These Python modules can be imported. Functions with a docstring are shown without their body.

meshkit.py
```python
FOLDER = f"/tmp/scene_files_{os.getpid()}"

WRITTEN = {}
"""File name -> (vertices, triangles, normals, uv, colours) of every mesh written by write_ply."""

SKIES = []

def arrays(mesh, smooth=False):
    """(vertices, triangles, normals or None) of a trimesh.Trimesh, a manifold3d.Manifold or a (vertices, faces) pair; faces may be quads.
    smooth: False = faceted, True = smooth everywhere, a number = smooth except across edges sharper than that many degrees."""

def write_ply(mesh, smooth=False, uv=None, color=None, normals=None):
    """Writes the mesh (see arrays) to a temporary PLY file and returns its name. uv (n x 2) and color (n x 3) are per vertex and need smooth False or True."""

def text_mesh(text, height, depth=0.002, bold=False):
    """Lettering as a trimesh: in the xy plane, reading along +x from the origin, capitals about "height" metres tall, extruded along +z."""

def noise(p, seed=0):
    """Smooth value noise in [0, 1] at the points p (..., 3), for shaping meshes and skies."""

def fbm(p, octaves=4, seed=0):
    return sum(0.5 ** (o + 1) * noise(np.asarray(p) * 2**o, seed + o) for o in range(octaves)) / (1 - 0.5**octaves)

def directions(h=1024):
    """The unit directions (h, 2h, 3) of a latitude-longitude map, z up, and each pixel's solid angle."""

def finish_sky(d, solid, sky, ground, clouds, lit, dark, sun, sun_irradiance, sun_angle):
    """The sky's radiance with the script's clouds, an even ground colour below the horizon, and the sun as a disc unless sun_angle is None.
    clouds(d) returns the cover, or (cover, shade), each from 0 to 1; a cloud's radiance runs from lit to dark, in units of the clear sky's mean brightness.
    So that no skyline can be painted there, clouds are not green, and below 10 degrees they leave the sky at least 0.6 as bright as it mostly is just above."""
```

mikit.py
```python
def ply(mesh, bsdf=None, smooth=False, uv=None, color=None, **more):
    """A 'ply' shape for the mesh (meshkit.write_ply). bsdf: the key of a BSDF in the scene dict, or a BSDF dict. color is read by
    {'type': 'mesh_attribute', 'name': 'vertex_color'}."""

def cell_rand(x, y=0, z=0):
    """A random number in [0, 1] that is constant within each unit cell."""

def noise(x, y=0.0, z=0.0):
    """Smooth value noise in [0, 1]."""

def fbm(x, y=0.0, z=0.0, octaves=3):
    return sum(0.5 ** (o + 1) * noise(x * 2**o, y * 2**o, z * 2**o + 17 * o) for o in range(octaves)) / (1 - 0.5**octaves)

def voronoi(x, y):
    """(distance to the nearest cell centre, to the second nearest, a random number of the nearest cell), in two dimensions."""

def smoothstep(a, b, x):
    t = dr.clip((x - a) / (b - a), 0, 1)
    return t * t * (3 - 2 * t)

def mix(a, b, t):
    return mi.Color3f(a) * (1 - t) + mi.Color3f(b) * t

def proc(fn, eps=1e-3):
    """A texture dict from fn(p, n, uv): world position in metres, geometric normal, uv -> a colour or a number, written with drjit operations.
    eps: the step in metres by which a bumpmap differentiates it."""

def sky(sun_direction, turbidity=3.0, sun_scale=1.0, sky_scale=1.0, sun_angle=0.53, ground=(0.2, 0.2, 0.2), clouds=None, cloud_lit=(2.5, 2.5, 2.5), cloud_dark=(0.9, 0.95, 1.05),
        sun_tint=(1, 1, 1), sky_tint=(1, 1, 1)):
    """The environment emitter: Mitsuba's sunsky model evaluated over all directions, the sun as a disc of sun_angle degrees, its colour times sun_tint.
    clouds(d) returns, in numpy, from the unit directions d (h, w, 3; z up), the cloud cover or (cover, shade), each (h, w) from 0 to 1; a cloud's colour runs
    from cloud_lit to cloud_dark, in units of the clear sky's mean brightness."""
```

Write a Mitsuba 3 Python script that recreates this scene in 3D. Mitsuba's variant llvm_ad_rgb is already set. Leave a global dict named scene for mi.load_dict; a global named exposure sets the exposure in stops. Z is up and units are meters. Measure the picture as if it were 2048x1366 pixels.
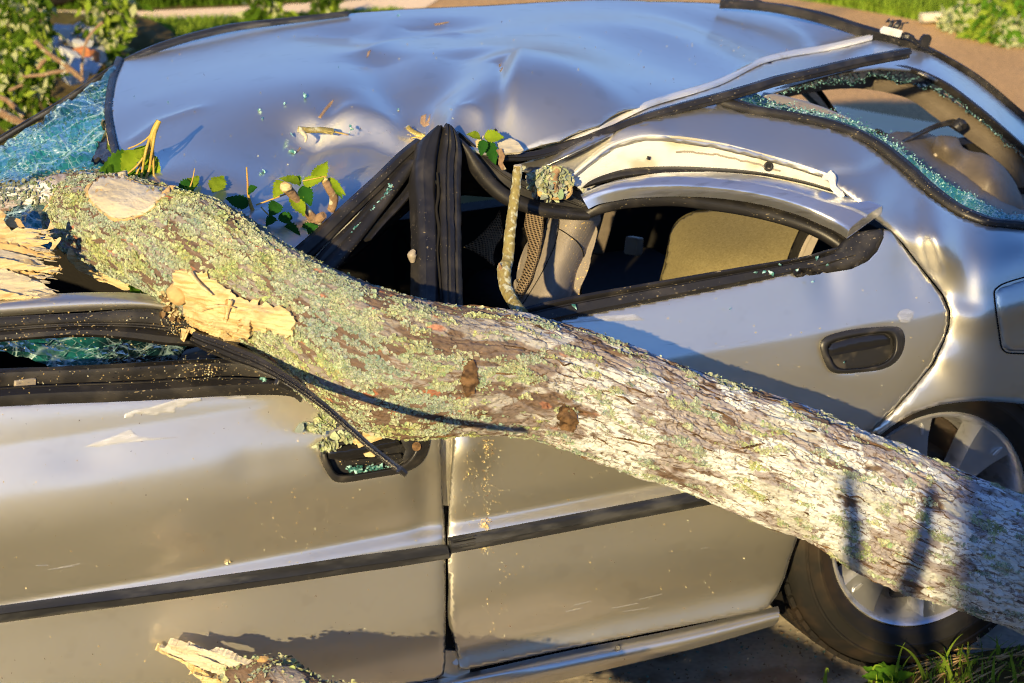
import math, random
import numpy as np
import trimesh
import drjit as dr
import mitsuba as mi
import mikit, meshkit
from mikit import noise as tn, fbm as tf, smoothstep as ss, mix, voronoi, cell_rand
from scipy.spatial import Delaunay, cKDTree
from scipy.interpolate import RBFInterpolator, CubicSpline, PchipInterpolator, LinearNDInterpolator, NearestNDInterpolator
from shapely.geometry import Polygon, Point, LineString
import shapely
from scipy.spatial.transform import Rotation as Rot

random.seed(5); rng = np.random.default_rng(5)
scene, labels = {'type': 'scene'}, {}
T = mi.ScalarTransform4f

# ------------------------------------------------------------------ camera (a person standing 3.6 m from the car)
PSI, PIT, ROLL, FPX = 0.39840576, 0.32877572, -0.02089126, 4601.22
CAM = np.array([-2.12309167, -3.12010989, 1.92497989])
FW = np.array([math.sin(PSI) * math.cos(PIT), math.cos(PSI) * math.cos(PIT), -math.sin(PIT)])
_r = np.array([math.cos(PSI), -math.sin(PSI), 0.0]); _u = np.cross(_r, FW)
RT = math.cos(ROLL) * _r + math.sin(ROLL) * _u
UP = -math.sin(ROLL) * _r + math.cos(ROLL) * _u
scene['camera'] = {'type': 'thinlens', 'fov': math.degrees(2 * math.atan(1024 / FPX)), 'fov_axis': 'x', 'near_clip': 0.05, 'far_clip': 3000.0,
                   'aperture_radius': 0.0048, 'focus_distance': 3.62,
                   'to_world': T().look_at(origin=CAM.tolist(), target=(CAM + FW).tolist(), up=UP.tolist())}

# ------------------------------------------------------------------ light: low warm sun behind the camera's left shoulder
def ray(px, py):
    px, py = np.asarray(px, float)[..., None], np.asarray(py, float)[..., None]
    d = FW * FPX + RT * (px - 1024) + UP * (683 - py)
    return d / np.linalg.norm(d, axis=-1, keepdims=True)
LIGHT = ray(2144, 472)                    # the way sunlight travels
SUN = -LIGHT
def cloud(d):
    e = d[..., 2]
    n = meshkit.fbm(np.stack([d[..., 0] * 2.2 + 3, d[..., 1] * 2.2, d[..., 2] * 5], -1), 4, 3)
    return np.clip((n - 0.55) * 4, 0, 0.55), 0.1
scene['sky'] = mikit.sky(SUN.tolist(), turbidity=3.0, sun_scale=2.3, sky_scale=1.7, sun_tint=(.92, 1.0, .98), sky_tint=(.55, .82, 1.55), ground=(0.2, 0.16, 0.09))
exposure = 1.72

# ------------------------------------------------------------------ measuring helpers: lines of sight meet planes and surfaces of the place
def aty(px, py, Y):
    d = ray(px, py); return CAM + d * ((np.asarray(Y, float) - CAM[1]) / d[..., 1])[..., None]
def atz(px, py, Z):
    d = ray(px, py); return CAM + d * ((np.asarray(Z, float) - CAM[2]) / d[..., 2])[..., None]
def proj(P):
    d = np.asarray(P, float) - CAM; w = d @ FW
    return np.stack([1024 + FPX * (d @ RT) / w, 683 - FPX * (d @ UP) / w], -1)
def pts(lst):
    a = np.array(lst, float); return aty(a[:, 0], a[:, 1], a[:, 2])
def curve(P, n, closed=False):
    """n points evenly along a smooth line through P."""
    P = np.asarray(P, float)
    if closed: P = np.vstack([P, P[:1]])
    t = np.r_[0, np.cumsum(np.sqrt(np.linalg.norm(np.diff(P, axis=0), axis=1)))]
    f = CubicSpline(t, P, bc_type='periodic') if closed else (PchipInterpolator(t, P) if len(P) > 2 else (lambda u: P[0] + (P[1] - P[0]) * (u / t[-1])[:, None]))
    q = f(np.linspace(0, t[-1], 20 * n)); l = np.r_[0, np.cumsum(np.linalg.norm(np.diff(q, axis=0), axis=1))]
    u = np.linspace(0, l[-1], n + 1)[:-1] if closed else np.linspace(0, l[-1], n)
    return np.stack([np.interp(u, l, q[:, k]) for k in range(q.shape[1])], -1)

# ------------------------------------------------------------------ mesh helpers
def grid_mesh(G, cu=False, cv=False):
    nu, nv = G.shape[:2]
    i = np.arange(nu - (not cu)); j = np.arange(nv - (not cv))
    a = i[:, None] * nv + j; b = ((i + 1) % nu)[:, None] * nv + j
    c = ((i + 1) % nu)[:, None] * nv + (j + 1) % nv; d = i[:, None] * nv + (j + 1) % nv
    f = np.stack([a, b, c, d], -1).reshape(-1, 4)
    return trimesh.Trimesh(G.reshape(-1, 3), np.vstack([f[:, :3], f[:, [0, 2, 3]]]), process=False)
def cat(ms): return trimesh.util.concatenate([m for m in ms if m is not None])
def vnormals(v, f):
    n = np.zeros_like(v); c = np.cross(v[f[:, 1]] - v[f[:, 0]], v[f[:, 2]] - v[f[:, 0]])
    for k in range(3): np.add.at(n, f[:, k], c)
    return n / np.maximum(np.linalg.norm(n, axis=1, keepdims=True), 1e-12)
def face_cam(m):
    """The sheet with its outside towards the street."""
    v, f = np.array(m.vertices), np.array(m.faces)
    c = np.cross(v[f[:, 1]] - v[f[:, 0]], v[f[:, 2]] - v[f[:, 0]])
    if ((v[f].mean(1) - CAM) * c).sum() > 0: f = f[:, ::-1]
    return trimesh.Trimesh(v, f, process=False)
def shell(m, t):
    """A sheet given real thickness behind its outside, its edge folded back."""
    m = face_cam(m); v, f = np.array(m.vertices), np.array(m.faces)
    n = vnormals(v, f); e = np.sort(f[:, [0, 1, 1, 2, 2, 0]].reshape(-1, 2), axis=1)
    d = f[:, [0, 1, 1, 2, 2, 0]].reshape(-1, 2)
    _, inv, cnt = np.unique(e, axis=0, return_inverse=True, return_counts=True)
    b = d[cnt[inv] == 1]; N = len(v)
    side = np.vstack([np.c_[b[:, 1], b[:, 0], b[:, 0] + N], np.c_[b[:, 1], b[:, 0] + N, b[:, 1] + N]])
    return trimesh.Trimesh(np.vstack([v, v - n * t]), np.vstack([f, f[:, ::-1] + N, side]), process=False)
def fill2d(poly, step, holes=()):
    """Points and triangles filling a 2-D outline."""
    P = Polygon(poly, [h for h in holes]).buffer(0)
    if P.geom_type != 'Polygon': P = max(P.geoms, key=lambda g: g.area)
    rings = [np.array(shapely.segmentize(r, step).coords)[:-1] for r in [P.exterior, *P.interiors]]
    x0, y0, x1, y1 = P.bounds
    gx, gy = np.meshgrid(np.arange(x0, x1, step), np.arange(y0, y1, step * 0.87))
    gx = gx + (np.arange(gx.shape[0]) % 2)[:, None] * step / 2
    g = np.c_[gx.ravel(), gy.ravel()]
    inner = P.buffer(-step * 0.55)
    g = g[shapely.contains_xy(inner, g[:, 0], g[:, 1])]
    q = np.vstack(rings + [g]); tri = Delaunay(q).simplices
    c = q[tri].mean(1); tri = tri[shapely.contains_xy(P, c[:, 0], c[:, 1])]
    return q, tri
def spl2d(P, n=120, closed=True):
    return curve(np.array(P, float), n, closed)
def skin(poly, surf, step=9, holes=(), t=0.004, smoothpoly=False, roll=0.0, rollw=8):
    """A panel: outline and surface seen from the street, real shape from surf(px, py)."""
    q, tri = fill2d(poly, step, holes)
    v = surf(q[:, 0], q[:, 1])
    m = face_cam(trimesh.Trimesh(v, tri, process=False))
    if roll:
        d = shapely.distance(shapely.points(q), Polygon(poly, holes).boundary)
        n = vnormals(np.array(m.vertices), np.array(m.faces))
        m.vertices = m.vertices - n * (roll * np.exp(-d / rollw))[:, None]
    return shell(m, t) if t else m
def rbf(ctrl, smooth=0.0):
    c = np.array(ctrl, float)
    f = RBFInterpolator(c[:, :2] / 1000, c[:, 2], kernel='thin_plate_spline', smoothing=smooth)
    return lambda px, py: aty(px, py, f(np.c_[np.ravel(px), np.ravel(py)] / 1000))
def loft(rows, nu, nv, lin=False):
    """A sheet through several lines (each a list of 3-D points)."""
    R = np.array([curve(r, nv) for r in rows])
    t = np.r_[0, np.cumsum(np.linalg.norm(np.diff(R, axis=0), axis=2).mean(1))]
    u = np.linspace(0, t[-1], nu)
    if lin or len(R) == 2:
        return np.stack([[np.interp(u, t, R[:, j, k]) for j in range(nv)] for k in range(3)], -1).transpose(1, 0, 2)
    return PchipInterpolator(t, R, axis=0)(u)
def strip(a, b, prof, n=60, back=0.006):
    """A moulding between two edge lines (3-D), prof = [(across 0..1, height in m)], closed behind."""
    A, B = curve(a, n), curve(b, n); w = B - A
    tan = np.gradient((A + B) / 2, axis=0); nn = np.cross(tan, w)
    nn /= np.maximum(np.linalg.norm(nn, axis=1, keepdims=True), 1e-9)
    if ((nn * (A - CAM)).sum()) > 0: nn = -nn
    rows = [A + w * p + nn * h for p, h in prof]
    rows += [A + w * p - nn * back for p, _ in (prof[-1], prof[0])]
    G = np.array(rows).transpose(1, 0, 2)
    m = grid_mesh(G, False, True)
    caps = []
    for r, rev in ((G[0], False), (G[-1], True)):
        k = len(r); c = np.vstack([r, r.mean(0)]); f = np.array([[i, (i + 1) % k, k] for i in range(k)])
        caps.append(trimesh.Trimesh(c, f[:, ::-1] if rev else f, process=False))
    m = cat([m] + caps); m.fix_normals() if False else None
    return orient(m)
def orient(m):
    if trimesh.Trimesh(m.vertices, m.faces, process=True).volume < 0: m = trimesh.Trimesh(m.vertices, np.array(m.faces)[:, ::-1], process=False)
    return m
def frames(P):
    tan = np.gradient(P, axis=0); tan /= np.maximum(np.linalg.norm(tan, axis=1, keepdims=True), 1e-9)
    n = np.zeros_like(P); ref = np.array([0, -1, 0.3]) if abs(tan[0] @ np.array([0, -.96, .29])) < .9 else np.array([1, 0, 0.0])
    for i in range(len(P)):
        r = ref - tan[i] * (ref @ tan[i]); r /= np.linalg.norm(r); n[i] = r; ref = r
    return tan, n, np.cross(tan, n)
def tube(P, r, n=None, k=10, prof=None, cap=True):
    """A swept round (or profiled) bar through the points P with radius r (number or list)."""
    P = np.asarray(P, float)
    rr = np.full(len(P), r) if np.isscalar(r) else np.interp(np.linspace(0, 1, len(P)), np.linspace(0, 1, len(r)), np.asarray(r, float))
    if n:
        s = np.linspace(0, 1, len(P)); Q = curve(P, n)
        l = np.r_[0, np.cumsum(np.linalg.norm(np.diff(P, axis=0), axis=1))]; rr = np.interp(np.linspace(0, 1, n), l / l[-1], rr); P = Q
    tan, a, b = frames(P)
    if prof is None:
        th = np.linspace(0, 2 * np.pi, k, endpoint=False); prof = np.c_[np.cos(th), np.sin(th)]
    prof = np.asarray(prof, float)
    G = P[:, None] + rr[:, None, None] * (prof[None, :, :1] * a[:, None] + prof[None, :, 1:] * b[:, None])
    m = grid_mesh(G, False, True)
    if cap:
        cs = []
        for r_, rev in ((G[0], 0), (G[-1], 1)):
            kk = len(r_); f = np.array([[i, (i + 1) % kk, kk] for i in range(kk)])
            cs.append(trimesh.Trimesh(np.vstack([r_, r_.mean(0)]), f[:, ::-1] if rev else f, process=False))
        m = cat([m] + cs)
    return orient(m)
def rbox(sx, sy, sz, r=0.01, seg=3):
    """A box with rounded edges, centred."""
    import manifold3d as m3
    s = m3.Manifold.sphere(r, 4 * seg)
    ps = [s.translate([x * (sx / 2 - r), y * (sy / 2 - r), z * (sz / 2 - r)]) for x in (-1, 1) for y in (-1, 1) for z in (-1, 1)]
    mm = m3.Manifold.batch_hull(ps).to_mesh()
    return trimesh.Trimesh(mm.vert_properties[:, :3], mm.tri_verts, process=False)
def place(m, loc=(0, 0, 0), rot=(0, 0, 0), sc=1.0):
    M = np.eye(4); M[:3, :3] = Rot.from_euler('xyz', rot, degrees=True).as_matrix() * sc; M[:3, 3] = loc
    m = m.copy(); m.apply_transform(M); return m
def lumpy(m, amp, freq, seed=0, octaves=3):
    v = np.array(m.vertices); n = vnormals(v, np.array(m.faces))
    m = m.copy(); m.vertices = v + n * ((meshkit.fbm(v * freq + 31.7, octaves, seed) - .5) * 2 * amp)[:, None]; return m

used = {}
def numbered(key):
    k = used.get(key, -1) + 1; used[key] = k
    return key if k == 0 else f'{key}_{k:03d}'
def add(key, mesh, mat, smooth=35, uv=None, label=None, cat_=None, group=None, kind=None, color=None):
    """One object of the scene: key 'thing' or 'thing__part' or 'thing__part__subpart'."""
    key = numbered(key)
    if (uv is not None or color is not None) and smooth not in (True, False): smooth = True
    scene[key] = mikit.ply(mesh, 'mat_' + mat, smooth=smooth, uv=uv, color=color)
    d = {}
    if label: d['label'] = label
    if cat_: d['category'] = cat_
    if group: d['group'] = group
    if kind: d['kind'] = kind
    if d: labels[key] = d
    return key
def thing(name, label, cat_, group=None):
    key = numbered(name); labels[key] = {'label': label, 'category': cat_}
    if group: labels[key]['group'] = group
    return key
def bsdf(name, d): scene['mat_' + name] = d; return name
def rgb(*c): return {'type': 'rgb', 'value': list(map(float, c))}
def C3(*c): return mi.Color3f(*map(float, c))

# ------------------------------------------------------------------ materials
def two(d): return {'type': 'twosided', 'b': d}
def princ(col, rough=0.6, spec=0.5, metal=0.0, bump=None, **k):
    d = {'type': 'principled', 'base_color': col if isinstance(col, dict) else rgb(*col), 'roughness': rough, 'metallic': metal, **k}
    if metal == 0.0: d['specular'] = spec
    if bump: d = {'type': 'bumpmap', 'arbitrary': mikit.proc(bump[0], bump[2] if len(bump) > 2 else 1e-3), 'scale': bump[1], 'b': d}
    return two(d)
def paint_col(p, n, uv):
    # silver lacquer with dust film, pollen specks and a few dry marks
    film = tf(p.x * 9, p.y * 9, p.z * 9, 3)
    specks = ss(0.80, 0.86, tn(p.x * 260, p.y * 260, p.z * 260)) * ss(0.45, 0.7, tn(p.x * 11 + 5, p.y * 11, p.z * 11))
    grime = ss(0.62, 0.8, tf(p.x * 30 + 3, p.y * 30, p.z * 30, 3)) * 0.10
    c = mix(C3(.76, .735, .66), C3(.71, .68, .60), film)
    c = mix(c, C3(.33, .28, .21), grime)
    return mix(c, C3(.72, .70, .64), specks * 0.45)
def paint_rough(p, n, uv):
    return 0.40 + 0.06 * tf(p.x * 14, p.y * 14, p.z * 14, 3)
def paint_layer(r): return {'type': 'principled', 'base_color': mikit.proc(paint_col), 'roughness': r, 'metallic': 0.94, 'clearcoat': 1.0, 'clearcoat_gloss': 0.95}
bsdf('silver_paint', two({'type': 'blendbsdf', 'weight': 0.58, 'a': paint_layer(0.20), 'b': paint_layer(0.48)}))
bsdf('jamb_paint', princ(mikit.proc(lambda p, n, uv: mix(C3(.66, .665, .66), C3(.50, .45, .34), ss(.55, .8, tf(p.x * 22, p.y * 22, p.z * 22, 3)))), 0.38, metal=0.15, clearcoat=0.5))
bsdf('scratched_paint', princ(mikit.proc(lambda p, n, uv: mix(C3(.62, .62, .60), C3(.78, .78, .77), ss(.35, .7, tf(p.x * 60, p.y * 200, p.z * 200, 3)))), 0.5, metal=0.86, clearcoat=.3))
bsdf('bright_metal', princ(mikit.proc(lambda p, n, uv: mix(C3(.78, .79, .80), C3(.60, .60, .60), ss(.55, .8, tf(p.x * 35, p.y * 35, p.z * 160, 3)))), 0.24, metal=0.9, clearcoat=0.4))
def rub_col(p, n, uv):
    dust = ss(.45, .8, tf(p.x * 30, p.y * 30, p.z * 30, 3))
    sp = ss(.83, .88, tn(p.x * 330, p.y * 330, p.z * 330)) * 0.5
    return mix(mix(C3(.013, .0125, .014), C3(.036, .033, .031), dust), C3(.42, .34, .2), sp * ss(.4, .7, tn(p.x * 14, p.y * 14, p.z * 14)))
bsdf('rubber', princ(mikit.proc(rub_col), mikit.proc(lambda p, n, uv: .36 + .25 * tf(p.x * 25, p.y * 25, p.z * 25, 3)), 0.45))
bsdf('black_plastic', princ(mikit.proc(lambda p, n, uv: mix(C3(.016, .016, .018), C3(.05, .045, .04), ss(.5, .8, tf(p.x * 40, p.y * 40, p.z * 40, 3)))), 0.42, 0.5))
bsdf('moulding_plastic', princ(mikit.proc(lambda p, n, uv: mix(C3(.017, .018, .021), C3(.052, .053, .056), ss(.45, .75, tf(p.x * 18, p.y * 60, p.z * 60, 4)))), mikit.proc(lambda p, n, uv: .20 + .3 * tf(p.x * 30, p.y * 60, p.z * 60, 3)), 0.7))
bsdf('black_gloss', princ((.012, .012, .014), 0.16, 0.5))
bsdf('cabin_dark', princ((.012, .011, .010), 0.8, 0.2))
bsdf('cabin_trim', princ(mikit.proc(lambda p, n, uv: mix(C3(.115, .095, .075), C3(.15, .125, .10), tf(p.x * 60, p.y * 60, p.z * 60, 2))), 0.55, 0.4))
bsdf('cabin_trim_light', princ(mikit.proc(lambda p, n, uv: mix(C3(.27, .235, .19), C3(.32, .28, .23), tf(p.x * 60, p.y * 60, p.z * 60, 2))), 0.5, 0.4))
def weave(p, n, uv):
    a = dr.sin((p.x + p.z * .35) * 1900) * dr.sin((p.z + p.y) * 1700)
    sd = ss(.80, .86, tn(p.x * 280, p.y * 280, p.z * 280)) * ss(.48, .66, tn(p.x * 16, p.y * 16, p.z * 16 + 4))
    c = mix(C3(.21, .185, .165), C3(.27, .24, .215), a * .5 + .5)
    return mix(c, C3(.75, .52, .2), sd)
bsdf('seat_fabric', princ(mikit.proc(weave), 0.85, 0.2, sheen=0.4))
bsdf('rear_seat_fabric', princ(mikit.proc(lambda p, n, uv: mix(C3(.14, .115, .053), C3(.22, .19, .10), tf(p.x * 320, p.y * 320, p.z * 320, 2))), 0.9, 0.2, sheen=0.3))
def mesh_col(p, n, uv):
    u = p.x * 290; v = p.z * 290
    k = ss(.30, .42, dr.sqrt(dr.square(u - dr.floor(u) - .5) + dr.square(v - dr.floor(v) - .5)))
    return mix(C3(.012, .010, .008), C3(.20, .15, .10), k)
bsdf('net_fabric', princ(mikit.proc(mesh_col), 0.8, 0.2))
bsdf('dark_net_fabric', princ(mikit.proc(lambda p, n, uv: mesh_col(p, n, uv) * .4), 0.8, 0.2))
def tyre_col(p, n, uv):
    m = ss(.42, .72, tf(p.x * 16, p.y * 16, p.z * 16, 4))
    return mix(C3(.012, .0115, .011), C3(.046, .030, .018), m * .55)
bsdf('tyre_rubber', princ(mikit.proc(tyre_col), .55, .4))
bsdf('alloy', princ(mikit.proc(lambda p, n, uv: mix(C3(.58, .60, .62), C3(.46, .46, .46), tf(p.x * 30, p.y * 30, p.z * 30, 3))), .30, metal=.8, clearcoat=.4))
bsdf('rust', princ(mikit.proc(lambda p, n, uv: mix(C3(.20, .12, .07), C3(.36, .26, .18), tf(p.x * 160, p.y * 160, p.z * 160, 3))), .8, .2))
bsdf('alloy_bright', princ(mikit.proc(lambda p, n, uv: mix(C3(.72, .73, .76), C3(.5, .5, .5), ss(.5, .8, tf(p.x * 60, p.y * 60, p.z * 60, 3)))), .32, metal=.75))
bsdf('drum', princ((.03, .022, .016), .7, .3))
# broken safety glass: crazed green laminate, and clear blue-green crumbs
def crack_lines(u, v):
    """a web of long cracks with finely crazed bands between, 0..1"""
    w = tn(u * 16, v * 16) * .9
    a1, a2, _ = voronoi(u * 15 + w, v * 15 + w); b1, b2, _ = voronoi(u * 42 + w * 2, v * 42); c1, c2, _ = voronoi(u * 135, v * 135)
    band = ss(.50, .66, tf(u * 9, v * 9, 1.0, 3)); near = 1 - ss(.0, .22, a2 - a1)
    return dr.maximum(dr.maximum((1 - ss(.01, .05, a2 - a1)), (1 - ss(.02, .10, b2 - b1)) * (.25 + .75 * near)), (1 - ss(.05, .25, c2 - c1)) * dr.maximum(band, near * .8))
def craze(p, n, uv): return crack_lines(uv.x, uv.y)
def glass_col(p, n, uv):
    k = craze(p, n, uv)
    fl = cell_rand(dr.floor(uv.x * 330), dr.floor(uv.y * 330), 3)
    g = tf(uv.x * 7 + 3, uv.y * 7, 5.0, 3)
    base = mix(C3(.004, .018, .024), C3(.015, .15, .15), ss(.35, .7, g))
    c = mix(base, C3(.40, .60, .64), k * .62)
    return mix(c, C3(.85, .95, .95), ss(.955, .985, fl) * k)
bsdf('crazed_glass', princ(mikit.proc(glass_col), mikit.proc(lambda p, n, uv: .12 + .35 * craze(p, n, uv)), .7, bump=(lambda p, n, uv: tf(uv.x * 40, uv.y * 40, 2.0, 3), .0015)))
def frag_col(p, n, uv):
    return mix(C3(.03, .13, .13), C3(.35, .62, .62), ss(.35, .8, tn(p.x * 260, p.y * 260, p.z * 260)))
bsdf('glass_crumbs', princ(mikit.proc(frag_col), .08, .9, clearcoat=.5))
bsdf('glass_crumbs_dark', princ(mikit.proc(lambda p, n, uv: mix(C3(.008, .012, .025), C3(.09, .20, .22), ss(.62, .9, tn(p.x * 230, p.y * 230, p.z * 230)))), .10, .9, clearcoat=.5))
# wood, bark, leaves
def wood_col(p, n, uv):
    g = tf(p.x * 40 + tn(p.x * 9, p.y * 9, p.z * 9) * 3, p.y * 40, p.z * 260, 4)
    s = ss(.6, .85, tf(p.x * 30 + 4, p.y * 60, p.z * 60, 3))
    c = mix(C3(.58, .47, .26), C3(.46, .29, .11), ss(.42, .8, g))
    return mix(c, C3(.30, .17, .06), s * .5)
bsdf('raw_wood', princ(mikit.proc(wood_col), .75, .25, bump=(lambda p, n, uv: tf(p.x * 50, p.y * 60, p.z * 420, 3), .0025)))
bsdf('pale_wood', princ(mikit.proc(lambda p, n, uv: mix(mix(C3(.54, .51, .44), C3(.48, .40, .25), tf(p.x * 14, p.y * 14, p.z * 14, 3)), C3(.5, .36, .2), ss(.60, .80, tf(p.x * 40 + p.z * 30, p.y * 60, p.z * 260, 3)) * .45)), .6, .3, bump=(lambda p, n, uv: tf(p.x * 60, p.y * 80, p.z * 420, 3), .003)))
bsdf('knot_brown', princ(mikit.proc(lambda p, n, uv: mix(C3(.17, .10, .05), C3(.05, .03, .018), ss(.35, .7, tf(p.x * 90, p.y * 90, p.z * 90, 3)))), .85, .2))
bsdf('wood_rim', princ(mikit.proc(lambda p, n, uv: mix(C3(.62, .45, .22), C3(.34, .2, .08), tf(p.x * 60, p.y * 60, p.z * 60, 3))), .8, .2))
bsdf('lichen', princ({'type': 'mesh_attribute', 'name': 'vertex_color'}, .9, .1))
bsdf('bits', princ({'type': 'mesh_attribute', 'name': 'vertex_color'}, .7, .25))
bsdf('twig_bark', princ(mikit.proc(lambda p, n, uv: mix(mix(C3(.19, .11, .06), C3(.32, .22, .14), tf(p.x * 90, p.y * 90, p.z * 90, 3)), C3(.5, .5, .36), ss(.62, .72, tf(p.x * 55 + 9, p.y * 55, p.z * 55, 3)))), .8, .2, bump=(lambda p, n, uv: tf(p.x * 200, p.y * 200, p.z * 200, 3), .003)))
bsdf('lichen_twig', princ(mikit.proc(lambda p, n, uv: mix(mix(C3(.30, .27, .10), C3(.16, .11, .05), tf(p.x * 120, p.y * 120, p.z * 120, 3)), C3(.44, .46, .36), ss(.48, .70, tf(p.x * 150 + 9, p.y * 150, p.z * 110, 4)))), .8, .2, bump=(lambda p, n, uv: tf(p.x * 200, p.y * 200, p.z * 200, 3), .003)))
bsdf('stalk', princ(mikit.proc(lambda p, n, uv: mix(C3(.50, .22, .07), C3(.42, .36, .06), tf(p.x * 30, p.y * 30, p.z * 30, 2))), .5, .4))
def leafb(a, b, name):
    bsdf(name, {'type': 'principledthin', 'base_color': mikit.proc(lambda p, n, uv: mix(C3(*a), C3(*b), tf(p.x * 45, p.y * 45, p.z * 45, 3))), 'roughness': .45, 'diff_trans': .6, 'spec_trans': 0.0, 'eta': 1.4})
leafb((.05, .15, .015), (.12, .25, .02), 'leaf_green')
leafb((.16, .27, .015), (.30, .38, .03), 'leaf_lime')
leafb((.015, .07, .012), (.03, .12, .02), 'leaf_dark')
leafb((.16, .27, .02), (.34, .42, .06), 'foliage')
leafb((.035, .085, .008), (.10, .17, .015), 'foliage_dark')
leafb((.36, .42, .20), (.5, .52, .3), 'foliage_pale')
leafb((.12, .24, .02), (.28, .38, .05), 'grass_blade')
# ground
def road_col(p, n, uv):
    g = tf(p.x * 3, p.y * 3, 0.0, 4); fine = tn(p.x * 120, p.y * 120)
    c = mix(C3(.32, .205, .10), C3(.43, .275, .13), g)
    c = mix(c, C3(.20, .15, .105), ss(.50, .72, tf(p.x * 1.1 + 7, p.y * 2.6, 1.0, 3)))
    return c * (.8 + .4 * fine)
bsdf('road_asphalt', princ(mikit.proc(road_col), .9, .2, bump=(lambda p, n, uv: tf(p.x * 60, p.y * 60, 0.0, 2), .006, 3e-3)))
def conc_col(p, n, uv):
    g = tf(p.x * 5, p.y * 5, 0.0, 4); s = ss(.55, .8, tf(p.x * 13 + 3, p.y * 13, 0.0, 3))
    c = mix(C3(.30, .265, .22), C3(.40, .355, .29), g)
    return mix(c, C3(.17, .12, .08), s * .8) * (.85 + .3 * tn(p.x * 150, p.y * 150))
bsdf('concrete', princ(mikit.proc(conc_col), .85, .25, bump=(lambda p, n, uv: tf(p.x * 45, p.y * 45, 0.0, 3), .004, 2e-3)))
bsdf('kerb_concrete', princ(mikit.proc(lambda p, n, uv: mix(C3(.80, .64, .40), C3(.70, .54, .32), tf(p.x * 6, p.y * 6, 0.0, 4))), .85, .25))
bsdf('path_concrete', princ(mikit.proc(lambda p, n, uv: mix(C3(.72, .57, .39), C3(.62, .48, .32), tf(p.x * 3, p.y * 3, 0.0, 4))), .85, .25))
def soil_col(p, n, uv):
    g = tf(p.x * 2.2, p.y * 2.2, 0.0, 4)
    c = mix(C3(.11, .08, .032), C3(.06, .055, .018), ss(.35, .65, g))
    return c * (.7 + .6 * tf(p.x * 25, p.y * 25, 0.0, 3))
bsdf('ground_soil', princ(mikit.proc(soil_col), .95, .1, bump=(lambda p, n, uv: tf(p.x * 20, p.y * 20, 0.0, 3), .02, 5e-3)))
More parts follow.
